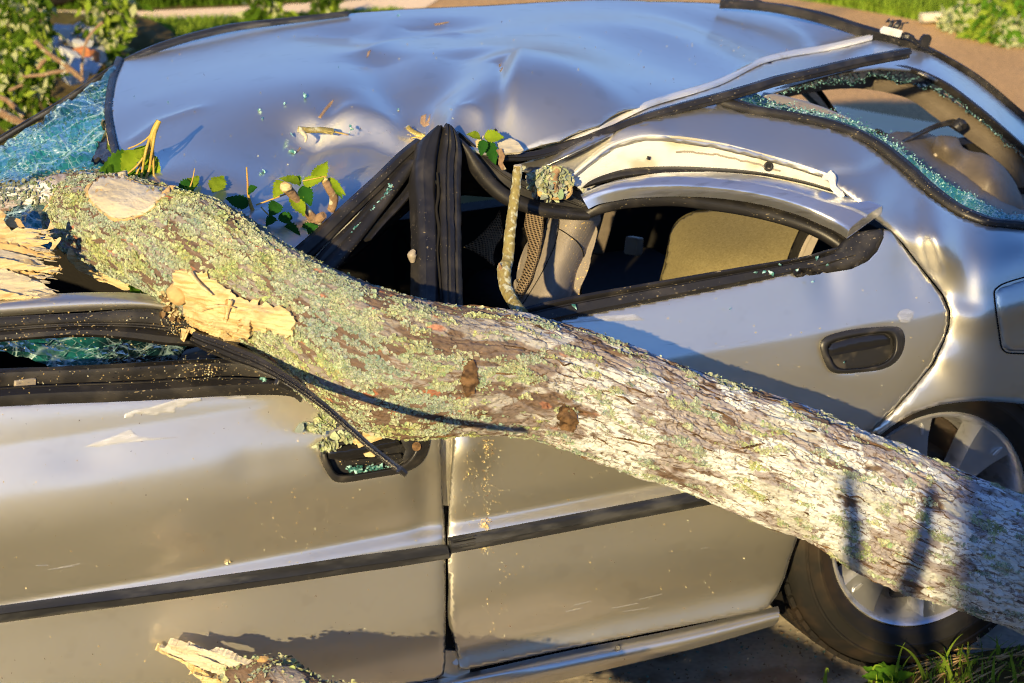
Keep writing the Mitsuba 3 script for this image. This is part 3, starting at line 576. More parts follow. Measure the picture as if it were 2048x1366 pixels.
# relief: long waves, fissures along the grain, knots
L3 = np.stack([uv_u, np.cos(TH)[None] * .11 + 0 * uv_u, np.sin(TH)[None] * .11 + 0 * uv_u], -1)
rel = (meshkit.fbm(L3 * [6, 14, 14], 3, 1) - .5) * .016
warp = (meshkit.fbm(L3 * [12, 12, 12], 2, 6) - .5) * .05
fis = np.abs(meshkit.fbm(L3 * [22, 75, 75] + warp[..., None] * 40, 3, 2) - .5) * 2
right = np.clip((uv_u - .62) / .4, 0, 1)
rel = rel - np.exp(-(fis / .06) ** 2) * .0050 * (.4 + .6 * right) + (meshkit.fbm(L3 * [60, 160, 160], 3, 7) - .5) * .0045 + (meshkit.fbm(L3 * [240, 420, 420], 2, 8) - .5) * .002
plate = meshkit.fbm(L3 * [22, 60, 60], 2, 11); rel = rel + np.clip((plate - .52) * 20, 0, 1) * .0022 * right
def raw_surface(): return base + rel[..., None] * dirs
# lichen cover on the trunk, 0..1
cover = meshkit.fbm(L3 * [7, 16, 16], 4, 21)
thick = np.interp(u, [0, .15, .5, .75, .95, 1.2, 1.5, 3], [.62, .62, .60, .56, .46, .36, .30, .28])[:, None]
LC = np.clip((cover - (1 - thick)) * 6 + .1, 0, 1)
rel = rel + LC * .003
surf = raw_surface()
surf_n = vnormals(surf.reshape(-1, 3), np.array(grid_mesh(surf, False, True).faces)).reshape(surf.shape)
if (surf_n * dirs).sum() < 0: surf_n = -surf_n
facing = ((surf - CAM) * dirs).sum(-1) < -.02 * 3
fp = proj(surf.reshape(-1, 3)).reshape(NS, NT, 2)
_sel = facing.ravel(); _sub = np.flatnonzero(_sel)[::7]
_tri = LinearNDInterpolator(fp.reshape(-1, 2)[_sub], surf.reshape(-1, 3)[_sub][:, 1]); _nn = NearestNDInterpolator(fp.reshape(-1, 2)[_sub], surf.reshape(-1, 3)[_sub][:, 1])
def on_trunk(px, py, off=0.0):
    px, py = np.ravel(np.asarray(px, float)), np.ravel(np.asarray(py, float))
    Y = _tri(px, py); Y = np.where(np.isnan(Y), _nn(px, py), Y)
    return aty(px, py, Y) - ray(px, py) * np.asarray(off, float).reshape(-1, 1)
WOOD_A = [(176, 384), (184, 368), (200, 353), (222, 346), (240, 346), (262, 358), (300, 368), (350, 376), (338, 386), (318, 396), (305, 412), (290, 424), (262, 434), (240, 437), (215, 430), (194, 414), (182, 400)]
WOOD_B = [(344, 548), (352, 540), (372, 539), (385, 544), (410, 550), (440, 568), (462, 585), (490, 598), (512, 602), (540, 608), (562, 614), (586, 632), (588, 650), (584, 676), (560, 668), (535, 662), (505, 662), (495, 678), (470, 676), (430, 672), (400, 666), (376, 658), (370, 650), (378, 640), (366, 634), (364, 618), (372, 606), (358, 590), (346, 570)]
bark_w = meshkit.fbm(L3 * [3, 9, 9], 3, 33)
def bark_col(p, n, uv):
    u_, v_ = uv.x, uv.y
    cv = v_ * 9.0
    cx, cy = dr.cos(v_ / .70 * 2 * math.pi) * .11, dr.sin(v_ / .70 * 2 * math.pi) * .11
    g = tf(u_ * 26, cx * 90, cy * 90, 4)
    pink = mix(C3(.26, .235, .24), C3(.38, .35, .36), tf(u_ * 60, cx * 110, cy * 110, 3))
    dark = mix(C3(.05, .033, .022), C3(.17, .10, .055), tf(u_ * 80 + 3, cx * 140, cy * 140, 3))
    wt = tn(u_ * 14, cx * 14, cy * 14) * 3
    fissure = tf(u_ * 62 + wt, cx * 210 + wt, cy * 210, 3)
    brownp = ss(.59, .64, tf(u_ * 13 + 9, cx * 30, cy * 30, 4))
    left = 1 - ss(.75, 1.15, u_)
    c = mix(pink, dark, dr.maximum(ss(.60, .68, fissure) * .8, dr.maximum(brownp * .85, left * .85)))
    crust = ss(.505, .55, tf(u_ * 12 + 2, cx * 24 + 4, cy * 24, 4)) * (1 - left * .75)
    cr_c = mix(C3(.52, .555, .565), C3(.66, .68, .69), tf(u_ * 120, cx * 200, cy * 200, 2))
    c = mix(c, cr_c, crust * (1 - ss(.60, .68, fissure) * .8))
    low = ss(.52, .57, tf(u_ * 6 + 30, cx * 16 + 4, cy * 16, 4)) * ss(1.0, 1.5, u_)
    c = mix(c, C3(.50, .52, .49), low * .8)
    k1, k2, _ = voronoi(u_ * 46 + wt * .6, v_ * 105 + wt * .4)
    c = mix(c, C3(.13, .085, .06), (1 - ss(.02, .10, k2 - k1)) * ss(.42, .6, tn(u_ * 24, cx * 40, cy * 40)) * .75)
    spk = ss(.66, .72, tf(u_ * 150, cx * 210, cy * 210, 2))
    c = mix(c, C3(.10, .06, .035), spk * .55)
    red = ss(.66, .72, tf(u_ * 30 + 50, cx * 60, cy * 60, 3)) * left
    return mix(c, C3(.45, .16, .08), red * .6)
bsdf('bark', princ(mikit.proc(bark_col), .9, .15, bump=(lambda p, n, uv: tf(p.x * 150, p.y * 210, p.z * 210, 4), .005)))
trk = thing('fallen_tree', 'thick lichen covered tree trunk lying diagonally across the crushed car', 'tree')
tm = grid_mesh(surf, False, True)
uvs = np.stack([uv_u, uv_v], -1).reshape(-1, 2)
capA = surf[0]; ncap = 10
capr = [tc[0] + (capA - tc[0]) * f + (-tt[0]) * (.012 * (1 - f ** 2)) + tt[0] * ((meshkit.fbm(capA * 60 + f * 9, 3, 4) - .5) * .02)[:, None] * (f < .99) for f in np.linspace(1, 0.02, ncap)]
capm = grid_mesh(np.array(capr), False, True)
ori = orient(tm) if False else tm
c_ = np.cross(tm.vertices[tm.faces[:, 1]] - tm.vertices[tm.faces[:, 0]], tm.vertices[tm.faces[:, 2]] - tm.vertices[tm.faces[:, 0]])
if (c_ * dirs.reshape(-1, 3)[tm.faces[:, 0]]).sum() < 0: tm = trimesh.Trimesh(tm.vertices, np.array(tm.faces)[:, ::-1], process=False)
add(trk + '__bark', tm, 'bark', smooth=True, uv=uvs, label='grey and brown fissured bark')
add(trk + '__end_grain', shell(capm, .003), 'wood_rim', smooth=True)

# ------------------------------------------------------------------ car: rail, rear header and far pillar
h_ctrl = [(1010, 330, .245), (1060, 330, .25), (1120, 294, .262), (1200, 258, .272), (1290, 214, .34), (1440, 166, .60), (1530, 121, .92), (1640, 98, 1.15), (1745, 75, 1.2), (1240, 252, .268), (1340, 232, .272), (1440, 208, .282), (1560, 172, .58), (1700, 137, .90), (1830, 136, 1.03), (1890, 162, 1.0), (1960, 213, 1.01), (2048, 289, 1.04), (2110, 344, 1.05), (1800, 88, 1.2), (1860, 104, 1.2), (1950, 156, 1.19), (2048, 237, 1.17), (2110, 286, 1.16)]
h_surf = rbf(h_ctrl, 1e-6)
RAIL = car + '__rear_header'
add(RAIL, skin([(1030, 326), (1120, 293), (1200, 257), (1290, 213), (1360, 191), (1440, 165), (1530, 121), (1585, 108), (1640, 98), (1745, 75), (1800, 86), (1860, 103), (1950, 156), (2048, 237), (2110, 286), (2110, 345), (2048, 290), (1960, 213), (1890, 162), (1830, 136), (1760, 131), (1700, 137), (1640, 152), (1560, 176), (1440, 210), (1340, 234), (1240, 254), (1130, 306), (1060, 338)], h_surf, 9, t=.006, roll=.004, rollw=6), 'silver_paint', smooth=True, label='silver rear header and far rear pillar')
sl_ = curve(np.array([(1120, 291), (1200, 255), (1290, 211), (1440, 163), (1530, 119), (1585, 106), (1640, 97), (1745, 73)], float), 90)
lift_ = np.array([0, 0, .003])
add(RF + '__seam', strip(h_surf(sl_[:, 0], sl_[:, 1] - 3) + lift_, h_surf(sl_[:, 0], sl_[:, 1] + 6) + lift_, [(0, -.003), (.15, .002), (.4, .003), (.5, .001), (.6, .003), (.9, .002), (1, -.003)], 140, .004), 'jamb_paint', smooth=50, label='pale roof seam')
# black drip moulding bent off the near rail
dm = [(1005, 315, .235), (1065, 312, .245), (1125, 296, .252), (1205, 269, .258), (1295, 236, .264), (1440, 196, .272), (1500, 179, .285), (1560, 161, .31), (1640, 143, .34), (1700, 129, .37), (1760, 117, .40), (1814, 107, .43)]
a_ = [(x, y - 11.5 + (2 if x < 1080 else 0), Y) for x, y, Y in dm]; b_ = [(x, y + 10.5 - (3 if x < 1080 else 0), Y - .004) for x, y, Y in dm]
add(RF + '__drip_moulding', strip(pts(a_), pts(b_), [(0, 0), (.06, .008), (.45, .011), (.58, .0105), (.62, .006), (.72, .0065), (.9, .006), (1, 0)], 120, .004), 'rubber', smooth=40, label='black drip moulding torn loose along the near roof edge')
# mouldings of the far side seen over the roof
add(RF + '__far_moulding', strip(pts([(1440, 4, 1.22), (1530, 8, 1.22), (1640, 24, 1.22), (1720, 47, 1.22), (1800, 72, 1.22), (1860, 97, 1.21), (1950, 150, 1.2), (2048, 230, 1.18), (2110, 280, 1.17)]), pts([(1440, 12, 1.20), (1530, 18, 1.20), (1640, 43, 1.20), (1720, 70, 1.20), (1800, 90, 1.20), (1860, 108, 1.2), (1950, 158, 1.19), (2048, 238, 1.17), (2110, 288, 1.16)]), [(0, 0), (.2, .008), (.6, .010), (1, 0)], 90), 'rubber', smooth=45)
add(RF + '__far_moulding', strip(pts([(700, 25.5, 1.25), (690, 25, 1.25), (480, 46, 1.25), (400, 62, 1.24), (330, 82, 1.23), (280, 102, 1.22), (230, 127, 1.21), (115, 203, 1.2), (0, 271, 1.2), (-80, 325, 1.2)]), pts([(700, 26.5, 1.25), (690, 28, 1.24), (480, 55, 1.23), (400, 72, 1.22), (330, 93, 1.21), (280, 113, 1.2), (230, 139, 1.2), (115, 215, 1.19), (0, 285, 1.19), (-80, 339, 1.19)]), [(0, 0), (.15, .003), (.4, .004), (.5, .001), (.6, .004), (.85, .003), (1, 0)], 110), 'moulding_plastic', smooth=40, label='black moulding along the far edge of roof and windscreen')
# torn clips on the far moulding
cl = car + '__roof_clip'
add(cl, strip(pts([(1762, 56, 1.16), (1800, 66, 1.16)]), pts([(1764, 62, 1.15), (1802, 71, 1.15)]), [(0, 0), (.5, .01), (1, 0)], 8), 'jamb_paint', smooth=40, label='torn clip with white foot on the far roof edge')
for k, (p0, p1, w) in enumerate([((1776, 58), (1786, 42), 4), ((1776, 42), (1784, 50), 3), ((1772, 44), (1778, 38), 2), ((1786, 60), (1800, 43), 6), ((1797, 63), (1806, 46), 2.5), ((1783, 43), (1802, 42), 2), ((1806, 47), (1817, 46), 1.5)]):
    add(cl + '__prong', tube([aty(*p0, 1.18), aty((p0[0] + p1[0]) / 2 + 2, (p0[1] + p1[1]) / 2 - 1, 1.17), aty(*p1, 1.18)], [w * .0009, w * .0011, w * .0008], n=8, k=6), 'black_plastic')
add(cl, skin([(1838, 88), (1844, 76), (1850, 69), (1860, 70), (1864, 76), (1858, 95), (1846, 92)], lambda a, b: aty(a, b, np.full(len(np.ravel(a)), 1.17)), 4, t=.008), 'black_plastic', smooth=30, label='torn black bracket on the far roof edge')
add(cl, lumpy(tube([aty(1800, 70, 1.18), aty(1815, 72, 1.17), aty(1828, 82, 1.17), aty(1850, 93, 1.18), aty(1866, 102, 1.18)], [.006, .009, .006, .007, .003], n=20, k=8), .004, 120), 'black_plastic', smooth=30)
add(cl, lumpy(tube([aty(1506, 10, 1.22), aty(1510, 3, 1.21), aty(1522, 6, 1.21), aty(1530, 11, 1.22)], [.004, .006, .005, .002], n=12, k=7), .003, 160), 'black_plastic', smooth=30)

# ------------------------------------------------------------------ rear window: black frame, broken glass, view into the cabin
BG = car + '__rear_window'
fo = [(1434, 207, .276), (1480, 221, .262), (1560, 233, .246), (1650, 252, .230), (1735, 286, .210), (1800, 336, .190), (1860, 391, .168), (1920, 431, .146), (1975, 450, .118), (2048, 456, .115), (2180, 468, .12)]
fi = [(1462, 192, .292), (1505, 210, .277), (1582, 226, .262), (1668, 242, .247), (1748, 274, .226), (1815, 321, .206), (1875, 375, .184), (1932, 415, .162), (1985, 436, .134), (2048, 443, .131), (2180, 452, .136)]
add(BG + '__frame', strip(pts(fo), pts(fi), [(0, 0), (.08, .006), (.35, .009), (.6, .006), (.9, .004), (1, -.004)], 130, .012), 'rubber', smooth=45, label='black rubber frame of the broken rear window')
fo2 = [(1550, 178, .55), (1640, 152, .78), (1700, 137, .90), (1760, 131, .98), (1830, 136, 1.03), (1890, 162, 1.0), (1960, 213, 1.01), (2048, 289, 1.04), (2110, 344, 1.05)]
fi2 = [(1550, 186, .55), (1640, 161, .78), (1700, 146, .90), (1760, 141, .98), (1825, 147, 1.03), (1882, 175, 1.0), (1950, 227, 1.01), (2048, 306, 1.04), (2110, 362, 1.05)]
add(BG + '__frame', strip(pts(fo2), pts(fi2), [(0, 0), (.3, .004), (.7, .002), (1, -.006)], 100, .012), 'rubber', smooth=45)
def jag(line, amp, n, seed):
    c = curve(np.array(line, float), n); r = np.random.default_rng(seed)
    c[1:-1] += r.normal(0, amp, (n - 2, 2)); return [tuple(x) for x in c]
g_low = [(1462, 194), (1505, 211), (1582, 227), (1668, 243), (1748, 275), (1815, 322), (1875, 376), (1932, 416), (1985, 437), (2048, 444), (2180, 452)]
g_up = jag([(2180, 430), (2048, 428), (2010, 426), (1975, 408), (1930, 384), (1880, 358), (1835, 328), (1790, 289), (1745, 261), (1700, 241), (1640, 226), (1585, 216), (1545, 206), (1522, 188), (1496, 180), (1475, 186)], 2.2, 90, 3)
gctrl = rbf([(x, y, Y + .004) for x, y, Y in fi] + [(x + 12, y - 16, Y + .03) for x, y, Y in fi[1:]] + [(1500, 180, .32)], 1e-7)
def uvmesh(m, s=1.0):
    v = np.array(m.vertices); n = vnormals(v, np.array(m.faces)).mean(0); return np.c_[v[:, 0] + v[:, 1] * .37, v[:, 2] + v[:, 1] * .8] * s
gm = skin([*g_low, *g_up], gctrl, 6, t=.004)
gm.vertices = gm.vertices + vnormals(np.array(gm.vertices), np.array(gm.faces)) * ((meshkit.noise(np.array(gm.vertices) * 240) - .5) * .004)[:, None]
add(BG + '__glass', gm, 'crazed_glass', smooth=False, uv=uvmesh(gm), label='crazed green glass left along the lower edge of the rear window')
g2 = [(1550, 181), (1640, 157), (1700, 142), (1760, 137), (1825, 143), (1884, 171), (1952, 223), (2048, 302), (2110, 358)]
g2u = jag([(2110, 378), (2048, 318), (1960, 240), (1910, 200), (1870, 178), (1830, 168), (1795, 162), (1770, 152), (1735, 146), (1728, 158), (1700, 166), (1690, 160), (1640, 168), (1590, 178), (1560, 186)], 2.0, 80, 4)
gc2 = rbf([(x, y, Y + .01) for x, y, Y in fi2] + [(x, y + 20, Y + .015) for x, y, Y in fi2], 1e-7)
gm2 = skin([*g2, *g2u], gc2, 6, t=.004)
gm2.vertices = gm2.vertices + vnormals(np.array(gm2.vertices), np.array(gm2.faces)) * ((meshkit.noise(np.array(gm2.vertices) * 240) - .5) * .004)[:, None]
add(BG + '__glass', gm2, 'glass_crumbs_dark', smooth=False, label='dark tinted glass left along the upper edge of the rear window')
# loose crumbs clinging to the broken edges
def crumb(r_, s):
    v = r_.normal(0, 1, (7, 3)); v /= np.linalg.norm(v, axis=1, keepdims=True); v *= r_.uniform(.6, 1.2, (7, 1)) * s
    return trimesh.convex.convex_hull(v)
def crumbs(P, smin, smax, seed):
    r_ = np.random.default_rng(seed); protos = [crumb(r_, 1.0) for _ in range(12)]
    ms = []
    for p in P:
        m = protos[r_.integers(12)].copy(); m.vertices = m.vertices * r_.uniform(smin, smax) * [1, 1, .8] @ Rot.random(random_state=int(r_.integers(1e6))).as_matrix().T + p; ms.append(m)
    return cat(ms)
r_ = np.random.default_rng(12)
ge = curve(np.array(g_up[8:], float), 380) + r_.normal(0, 3.0, (380, 2)); ge2 = curve(np.array(g2u, float), 380) + r_.normal(0, 2.5, (380, 2)); dense_ = curve(np.array(g_low[:10], float), 520) + np.c_[r_.normal(5, 5, 520), -np.abs(r_.normal(8, 7, 520))]
add(BG + '__crumbs', crumbs(np.vstack([gctrl(ge[:, 0], ge[:, 1]) - [0, .004, 0], gctrl(dense_[:, 0], dense_[:, 1]) - [0, .003, -.002]]), .0009, .0024, 5), 'glass_crumbs', smooth=False, kind='stuff', label='bright green glass crumbs on the broken edge')
add(BG + '__crumbs', crumbs(gc2(ge2[:, 0], ge2[:, 1]) - [0, .006, 0], .0009, .0024, 6), 'glass_crumbs', smooth=False, kind='stuff')

# far rear pillar trim, near trim, shelf, speaker housing
ft = pts([(1560, 172, 1.10), (1640, 152, 1.13), (1720, 146, 1.15), (1790, 152, 1.15), (1850, 170, 1.14), (1900, 202, 1.14), (1960, 242, 1.13), (2048, 316, 1.12), (2110, 368, 1.12)])
fb_ = pts([(1560, 184, 1.08), (1640, 166, 1.10), (1705, 160, 1.11), (1760, 166, 1.11), (1810, 180, 1.11), (1850, 202, 1.11), (1900, 238, 1.1), (1950, 272, 1.1), (2000, 308, 1.09), (2048, 372, 1.08)])
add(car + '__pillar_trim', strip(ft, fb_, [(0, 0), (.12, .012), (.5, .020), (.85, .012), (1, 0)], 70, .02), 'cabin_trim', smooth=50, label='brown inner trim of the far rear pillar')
nt = pts([(1526, 186, .37), (1570, 194, .38), (1640, 214, .38), (1700, 239, .37), (1745, 264, .36), (1782, 290, .35), (1812, 317, .34), (1860, 360, .32), (1920, 400, .30)])
nb = pts([(1526, 205, .34), (1570, 215, .34), (1640, 236, .34), (1700, 262, .33), (1745, 290, .32), (1780, 318, .31), (1810, 345, .30), (1856, 390, .28), (1915, 430, .26)])
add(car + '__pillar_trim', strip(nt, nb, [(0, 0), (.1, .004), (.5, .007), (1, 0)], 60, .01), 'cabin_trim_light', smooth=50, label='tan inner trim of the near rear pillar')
fp1 = pts([(1597, 172, 1.18), (1612, 190, 1.18), (1640, 216, 1.18), (1668, 240, 1.18)]); fp2 = pts([(1618, 166, 1.18), (1640, 190, 1.18), (1662, 220, 1.18), (1680, 240, 1.18)])
add(car + '__far_door_frame', strip(fp1, fp2, [(0, 0), (.2, .006), (.8, .006), (1, 0)], 20, .03), 'silver_paint', smooth=50, label='silver far door frame seen through the rear window')
add(car + '__far_door_frame', strip(fp2 + [0, -.01, 0], pts([(1626, 162, 1.17), (1648, 186, 1.17), (1670, 218, 1.17), (1690, 240, 1.17)]), [(0, 0), (.5, .01), (1, 0)], 20, .03), 'rubber', smooth=50)
# speaker / belt housing on the parcel shelf
hp = [(1850, 318), (1848, 296), (1858, 268), (1868, 258), (1905, 257), (1930, 268), (1938, 285), (1960, 290), (1990, 300), (2025, 330), (2050, 370), (2060, 440), (2000, 446), (1960, 425), (1920, 395), (1880, 350)]
hc = rbf([(1850, 300, .98), (1870, 262, 1.0), (1888, 290, .88), (1905, 300, .88), (1930, 275, .98), (1925, 320, .92), (1880, 335, .92), (1960, 300, .95), (1990, 320, .90), (1985, 355, .82), (2025, 345, .92), (2050, 400, .86), (1960, 390, .82), (2000, 430, .80), (1920, 380, .86), (2060, 440, .86)], 1e-6)
add(car + '__belt_housing', skin(spl2d(hp, 80), hc, 7, t=.02, roll=.02, rollw=9), 'cabin_trim', smooth=True, label='brown plastic belt housing on the parcel shelf')
add(car + '__belt_housing__screw', place(trimesh.creation.icosphere(1, .005), hc(1870, 310)[0] + [0, -.002, 0]), 'cabin_trim_light')
add(car + '__belt_housing__cap', tube([aty(1910, 258, .99), aty(1920, 248, .99), aty(1926, 254, .98)], [.012, .014, .010], n=8, k=12), 'black_plastic', smooth=True)
add(car + '__shelf_strap', tube([aty(1778, 298, .80), aty(1830, 272, .90), aty(1880, 250, 1.02), aty(1908, 244, 1.06)], [.004, .005, .006, .007], n=24, k=8), 'black_plastic', smooth=True, label='black strap across the parcel shelf')
add(car + '__shelf_strap', tube([aty(1772, 292, .80), aty(1810, 312, .86), aty(1850, 332, .9), aty(1876, 344, .9)], [.006, .006, .005, .003], n=24, k=8), 'black_plastic', smooth=True)
ps = skin([(1720, 280), (1770, 268), (1850, 262), (1930, 300), (2060, 400), (2180, 470), (1980, 470), (1800, 380)], rbf([(1720, 280, .55), (1850, 262, 1.1), (2060, 400, 1.05), (1980, 465, .25), (1800, 380, .35), (2180, 470, .9)], 1e-6), 12, t=.01)
add(car + '__parcel_shelf', lumpy(ps, .01, 14), 'cabin_trim', smooth=True, label='crumpled brown parcel shelf')
sk_ = pts([(1590, 262, 1.25), (1760, 270, 1.25), (1900, 285, 1.25)])
add(car + '__far_sill_shards', lumpy(tube(pts([(1735, 268, 1.22), (1752, 264, 1.22), (1775, 271, 1.22), (1830, 274, 1.22)]), [.003, .008, .004, .003], n=24, k=6), .004, 140), 'black_plastic', smooth=30)

# ------------------------------------------------------------------ centre pillar and door frames
BP = car + '__centre_pillar'
L_ = pts([(866, 262, .27), (846, 276, .26), (836, 300, .25), (829, 345, .225), (832, 420, .18), (834, 500, .125), (834, 570, .085), (834, 660, .04)])
R_ = pts([(902, 263, .27), (914, 278, .26), (922, 300, .25), (922, 345, .225), (922, 420, .18), (923, 500, .125), (924, 570, .085), (926, 660, .04)])
bpf = [(0, 0), (.03, .010), (.12, .016), (.22, .014), (.30, .016), (.38, .013), (.41, .004), (.445, .004), (.48, .018), (.56, .022), (.62, .017), (.66, .019), (.76, .017), (.79, .012), (.84, .015), (.95, .012), (1, 0)]
bm = strip(L_, R_, bpf, 90, .03)
v = np.array(bm.vertices); bm.vertices = v + vnormals(v, np.array(bm.faces)) * ((meshkit.fbm(v * [60, 60, 14], 3, 3) - .5) * .004)[:, None]
add(BP, bm, 'rubber', smooth=40, label='black rubber covered centre pillar bent inwards')
ck = pts([(874, 345, .200), (877, 385, .182), (873, 420, .162), (878, 455, .140), (875, 500, .11), (880, 560, .075), (882, 600, .05)])
add(BP + '__crack', tube(ck, [.0016, .003, .0022, .0030, .0016, .002, .0015], n=60, k=6), 'cabin_dark', smooth=True)
add(BP + '__shred', skin([(871, 362), (876, 360), (882, 372), (880, 376), (872, 368)], lambda a, b: aty(a, b, np.full(len(np.ravel(a)), .195)), 3, t=.002), 'moulding_plastic')
add(BP + '__clip', tube([aty(829, 500, .12), aty(824, 510, .12), aty(826, 524, .12)], [.003, .008, .004], n=8, k=8), 'cabin_trim_light', smooth=True)
FFR = FD + '__window_frame'
def seal(key, c, w, prof=None, mat='rubber', n=60, back=.008, **k):
    """a rubber strip along a centre line of (px, py, Y) with widths in pixels"""
    c = np.array(c, float); q = c[:, :2]; t = np.gradient(q, axis=0); t /= np.linalg.norm(t, axis=1, keepdims=True); nn = np.c_[-t[:, 1], t[:, 0]]
    w = np.full(len(c), w, float) if np.isscalar(w) else np.array(w, float)
    a = q - nn * w[:, None] / 2; b = q + nn * w[:, None] / 2
    A, B = aty(a[:, 0], a[:, 1], c[:, 2]), aty(b[:, 0], b[:, 1], c[:, 2])
    pr = prof or [(0, -.004), (.06, .004), (.2, .0085), (.5, .011), (.8, .0085), (.94, .004), (1, -.004)]
    return add(key, strip(A, B, pr, n, back), mat, smooth=50, **k)
flat = [(0, 0), (.06, .006), (.3, .007), (.36, .003), (.42, .003), (.48, .007), (.94, .006), (1, 0)]
seal(FFR, [(842, 284, .285), (815, 308, .278), (760, 362, .255), (700, 418, .232), (640, 476, .21), (590, 520, .19)], [16, 22, 24, 26, 30, 32], flat, label='black frame of the front window bent under the trunk')
add(FFR + '__metal_edge', skin([(815, 318), (790, 352), (752, 392), (705, 440), (650, 492), (605, 545), (648, 530), (688, 482), (728, 440), (775, 388), (812, 340)], rbf([(815, 318, .285), (752, 392, .25), (650, 492, .21), (605, 545, .20), (688, 482, .215), (775, 388, .258)], 1e-7), 7, t=.004, roll=.004, rollw=3), 'jamb_paint', smooth=True, label='pale metal edge inside the front window frame')
seal(FFR + '__seal', [(836, 312, .275), (800, 352, .262), (760, 398, .240), (715, 448, .215), (660, 505, .19), (630, 545, .18)], [10, 15, 17, 18, 22, 24], flat)
seal(FFR + '__seal', [(826, 322, .262), (810, 344, .256), (788, 374, .244), (748, 428, .218), (706, 482, .19), (668, 525, .17), (640, 560, .16)], [12, 22, 24, 23, 24, 26, 28])
seal(FFR + '__seal', [(833, 352, .25), (822, 378, .245), (795, 412, .23), (762, 448, .21), (735, 480, .19)], [8, 14, 14, 10, 6])
cr = np.vstack([curve(np.array([(784, 372), (768, 396), (745, 424)], float), 120), curve(np.array([(722, 448), (716, 455), (708, 466)], float), 26)]) + r_.normal(0, 2.2, (146, 2))
add(FFR + '__glass_crumbs', crumbs(aty(cr[:, 0], cr[:, 1], .236 - (cr[:, 1] - 372) * .0004), .0022, .0042, 8), 'glass_crumbs', smooth=False, kind='stuff', label='green glass crumbs caught in the window channel')

RFR = RD + '__window_frame'
seal(RFR + '__seal', [(905, 272, .27), (925, 290, .262), (955, 335, .25), (985, 372, .24), (1015, 396, .23), (1060, 414, .222), (1120, 426, .218), (1176, 430, .214)], [10, 16, 30, 30, 30, 28, 26, 20], [(0, -.004), (.06, .004), (.2, .0085), (.4, .011), (.62, .011), (.8, .0085), (.94, .004), (1, -.004)], n=90, label='black window seal torn down from the rear door frame')
seal(RFR + '__seal', [(915, 266, .285), (945, 296, .28), (985, 337, .27), (1030, 368, .26), (1080, 390, .25), (1130, 403, .245), (1172, 418, .235)], [8, 16, 22, 30, 34, 32, 18], flat, n=90)
seal(RFR + '__seal', [(1172, 428, .216), (1205, 413, .208), (1255, 402, .204), (1330, 398, .198), (1430, 409, .186), (1530, 428, .168), (1605, 450, .145), (1650, 470, .125), (1682, 492, .105)], [20, 28, 30, 30, 28, 26, 26, 26, 24], n=110, label='black seal along the top of the rear window opening')
seal(RFR + '__seal', [(1178, 412, .222), (1215, 396, .216), (1270, 387, .210), (1350, 384, .204), (1440, 390, .192), (1540, 410, .172), (1620, 438, .148), (1668, 460, .128), (1694, 478, .11)], [10, 14, 15, 14, 13, 14, 15, 16, 14], n=110)
ct = [(1164, 394, .238), (1200, 376, .234), (1260, 359, .226), (1330, 348, .216), (1420, 346, .205), (1500, 351, .190), (1600, 371, .165), (1690, 394, .135), (1738, 402, .11), (1766, 413, .092)]
cb = [(1168, 402, .230), (1200, 389, .226), (1260, 379, .218), (1340, 377, .206), (1440, 383, .194), (1540, 400, .174), (1620, 425, .150), (1664, 445, .125), (1684, 456, .108), (1696, 464, .096)]
ct = [(x, y, Y - .012) for x, y, Y in ct]; cb = [(x, y, Y - .042) for x, y, Y in cb]
cm = strip(pts(ct), pts(cb), [(0, -.004), (.03, .003), (.1, .005), (.46, .008), (.49, .004), (.53, .004), (.56, .009), (.9, .007), (.98, .003), (1, -.004)], 140, .016)
v = np.array(cm.vertices); cm.vertices = v + vnormals(v, np.array(cm.faces)) * ((meshkit.fbm(v * 26, 3, 3) - .5) * .003)[:, None]
add(RFR, cm, 'bright_metal', smooth=40, label='bright bare metal frame of the rear door window')
seal(RFR + '__top_seal', [(1150, 376, .250), (1200, 358, .246), (1260, 346, .238), (1330, 341, .228), (1420, 340, .215), (1500, 345, .200), (1600, 363, .176), (1690, 388, .146), (1750, 402, .114)], [14, 17, 17, 13, 7, 6, 6, 6, 5], n=120)
# black corner piece and belt seals
add(RD + '__corner_trim', skin([(1672, 500), (1690, 478), (1702, 466), (1735, 460), (1771, 456), (1770, 476), (1758, 502), (1738, 523), (1706, 538), (1650, 547), (1590, 556), (1600, 534), (1640, 516)], lambda a, b: side(a, b, .006), 7, t=.012, roll=.005, rollw=4), 'rubber', smooth=True, label='black corner trim behind the rear window')
bt = [(1020, 622), (1140, 594), (1300, 566), (1500, 532), (1600, 514), (1655, 502), (1684, 492)]; bb = [(1090, 646), (1180, 627), (1300, 604), (1500, 565), (1640, 534), (1690, 521), (1712, 514)]
A = side(*np.array(bt, float).T, -.008); B = side(*np.array(bb, float).T, .002)
add(RD + '__belt_seal', strip(A, B, [(0, 0), (.06, .009), (.2, .011), (.3, .008), (.33, .002), (.4, .002), (.43, .008), (.5, .010), (.9, .008), (1, 0)], 90, .01), 'rubber', smooth=40, label='black belt seal below the rear window')
seal(FFR + '__roof_rail', [(-400, 652, .15), (0, 618, .14), (180, 607, .135), (290, 606, .13), (345, 616, .125), (385, 634, .12)], [30, 31, 30, 23, 22, 14], [(0, -.012), (.08, .002), (.25, .008), (.5, .010), (.72, .008), (.84, .004), (.9, .003), (.97, .002), (1, -.004)], 'silver_paint', 100, .02, label='silver roof rail bent down onto the front window')
A = pts([(-400, 668, .120), (0, 634, .115), (180, 625, .11), (300, 620, .105), (372, 634, .10), (430, 664, .09)]); B = pts([(-400, 716, .11), (0, 684, .105), (150, 674, .10), (250, 679, .098), (330, 690, .094), (398, 694, .09), (440, 704, .085)])
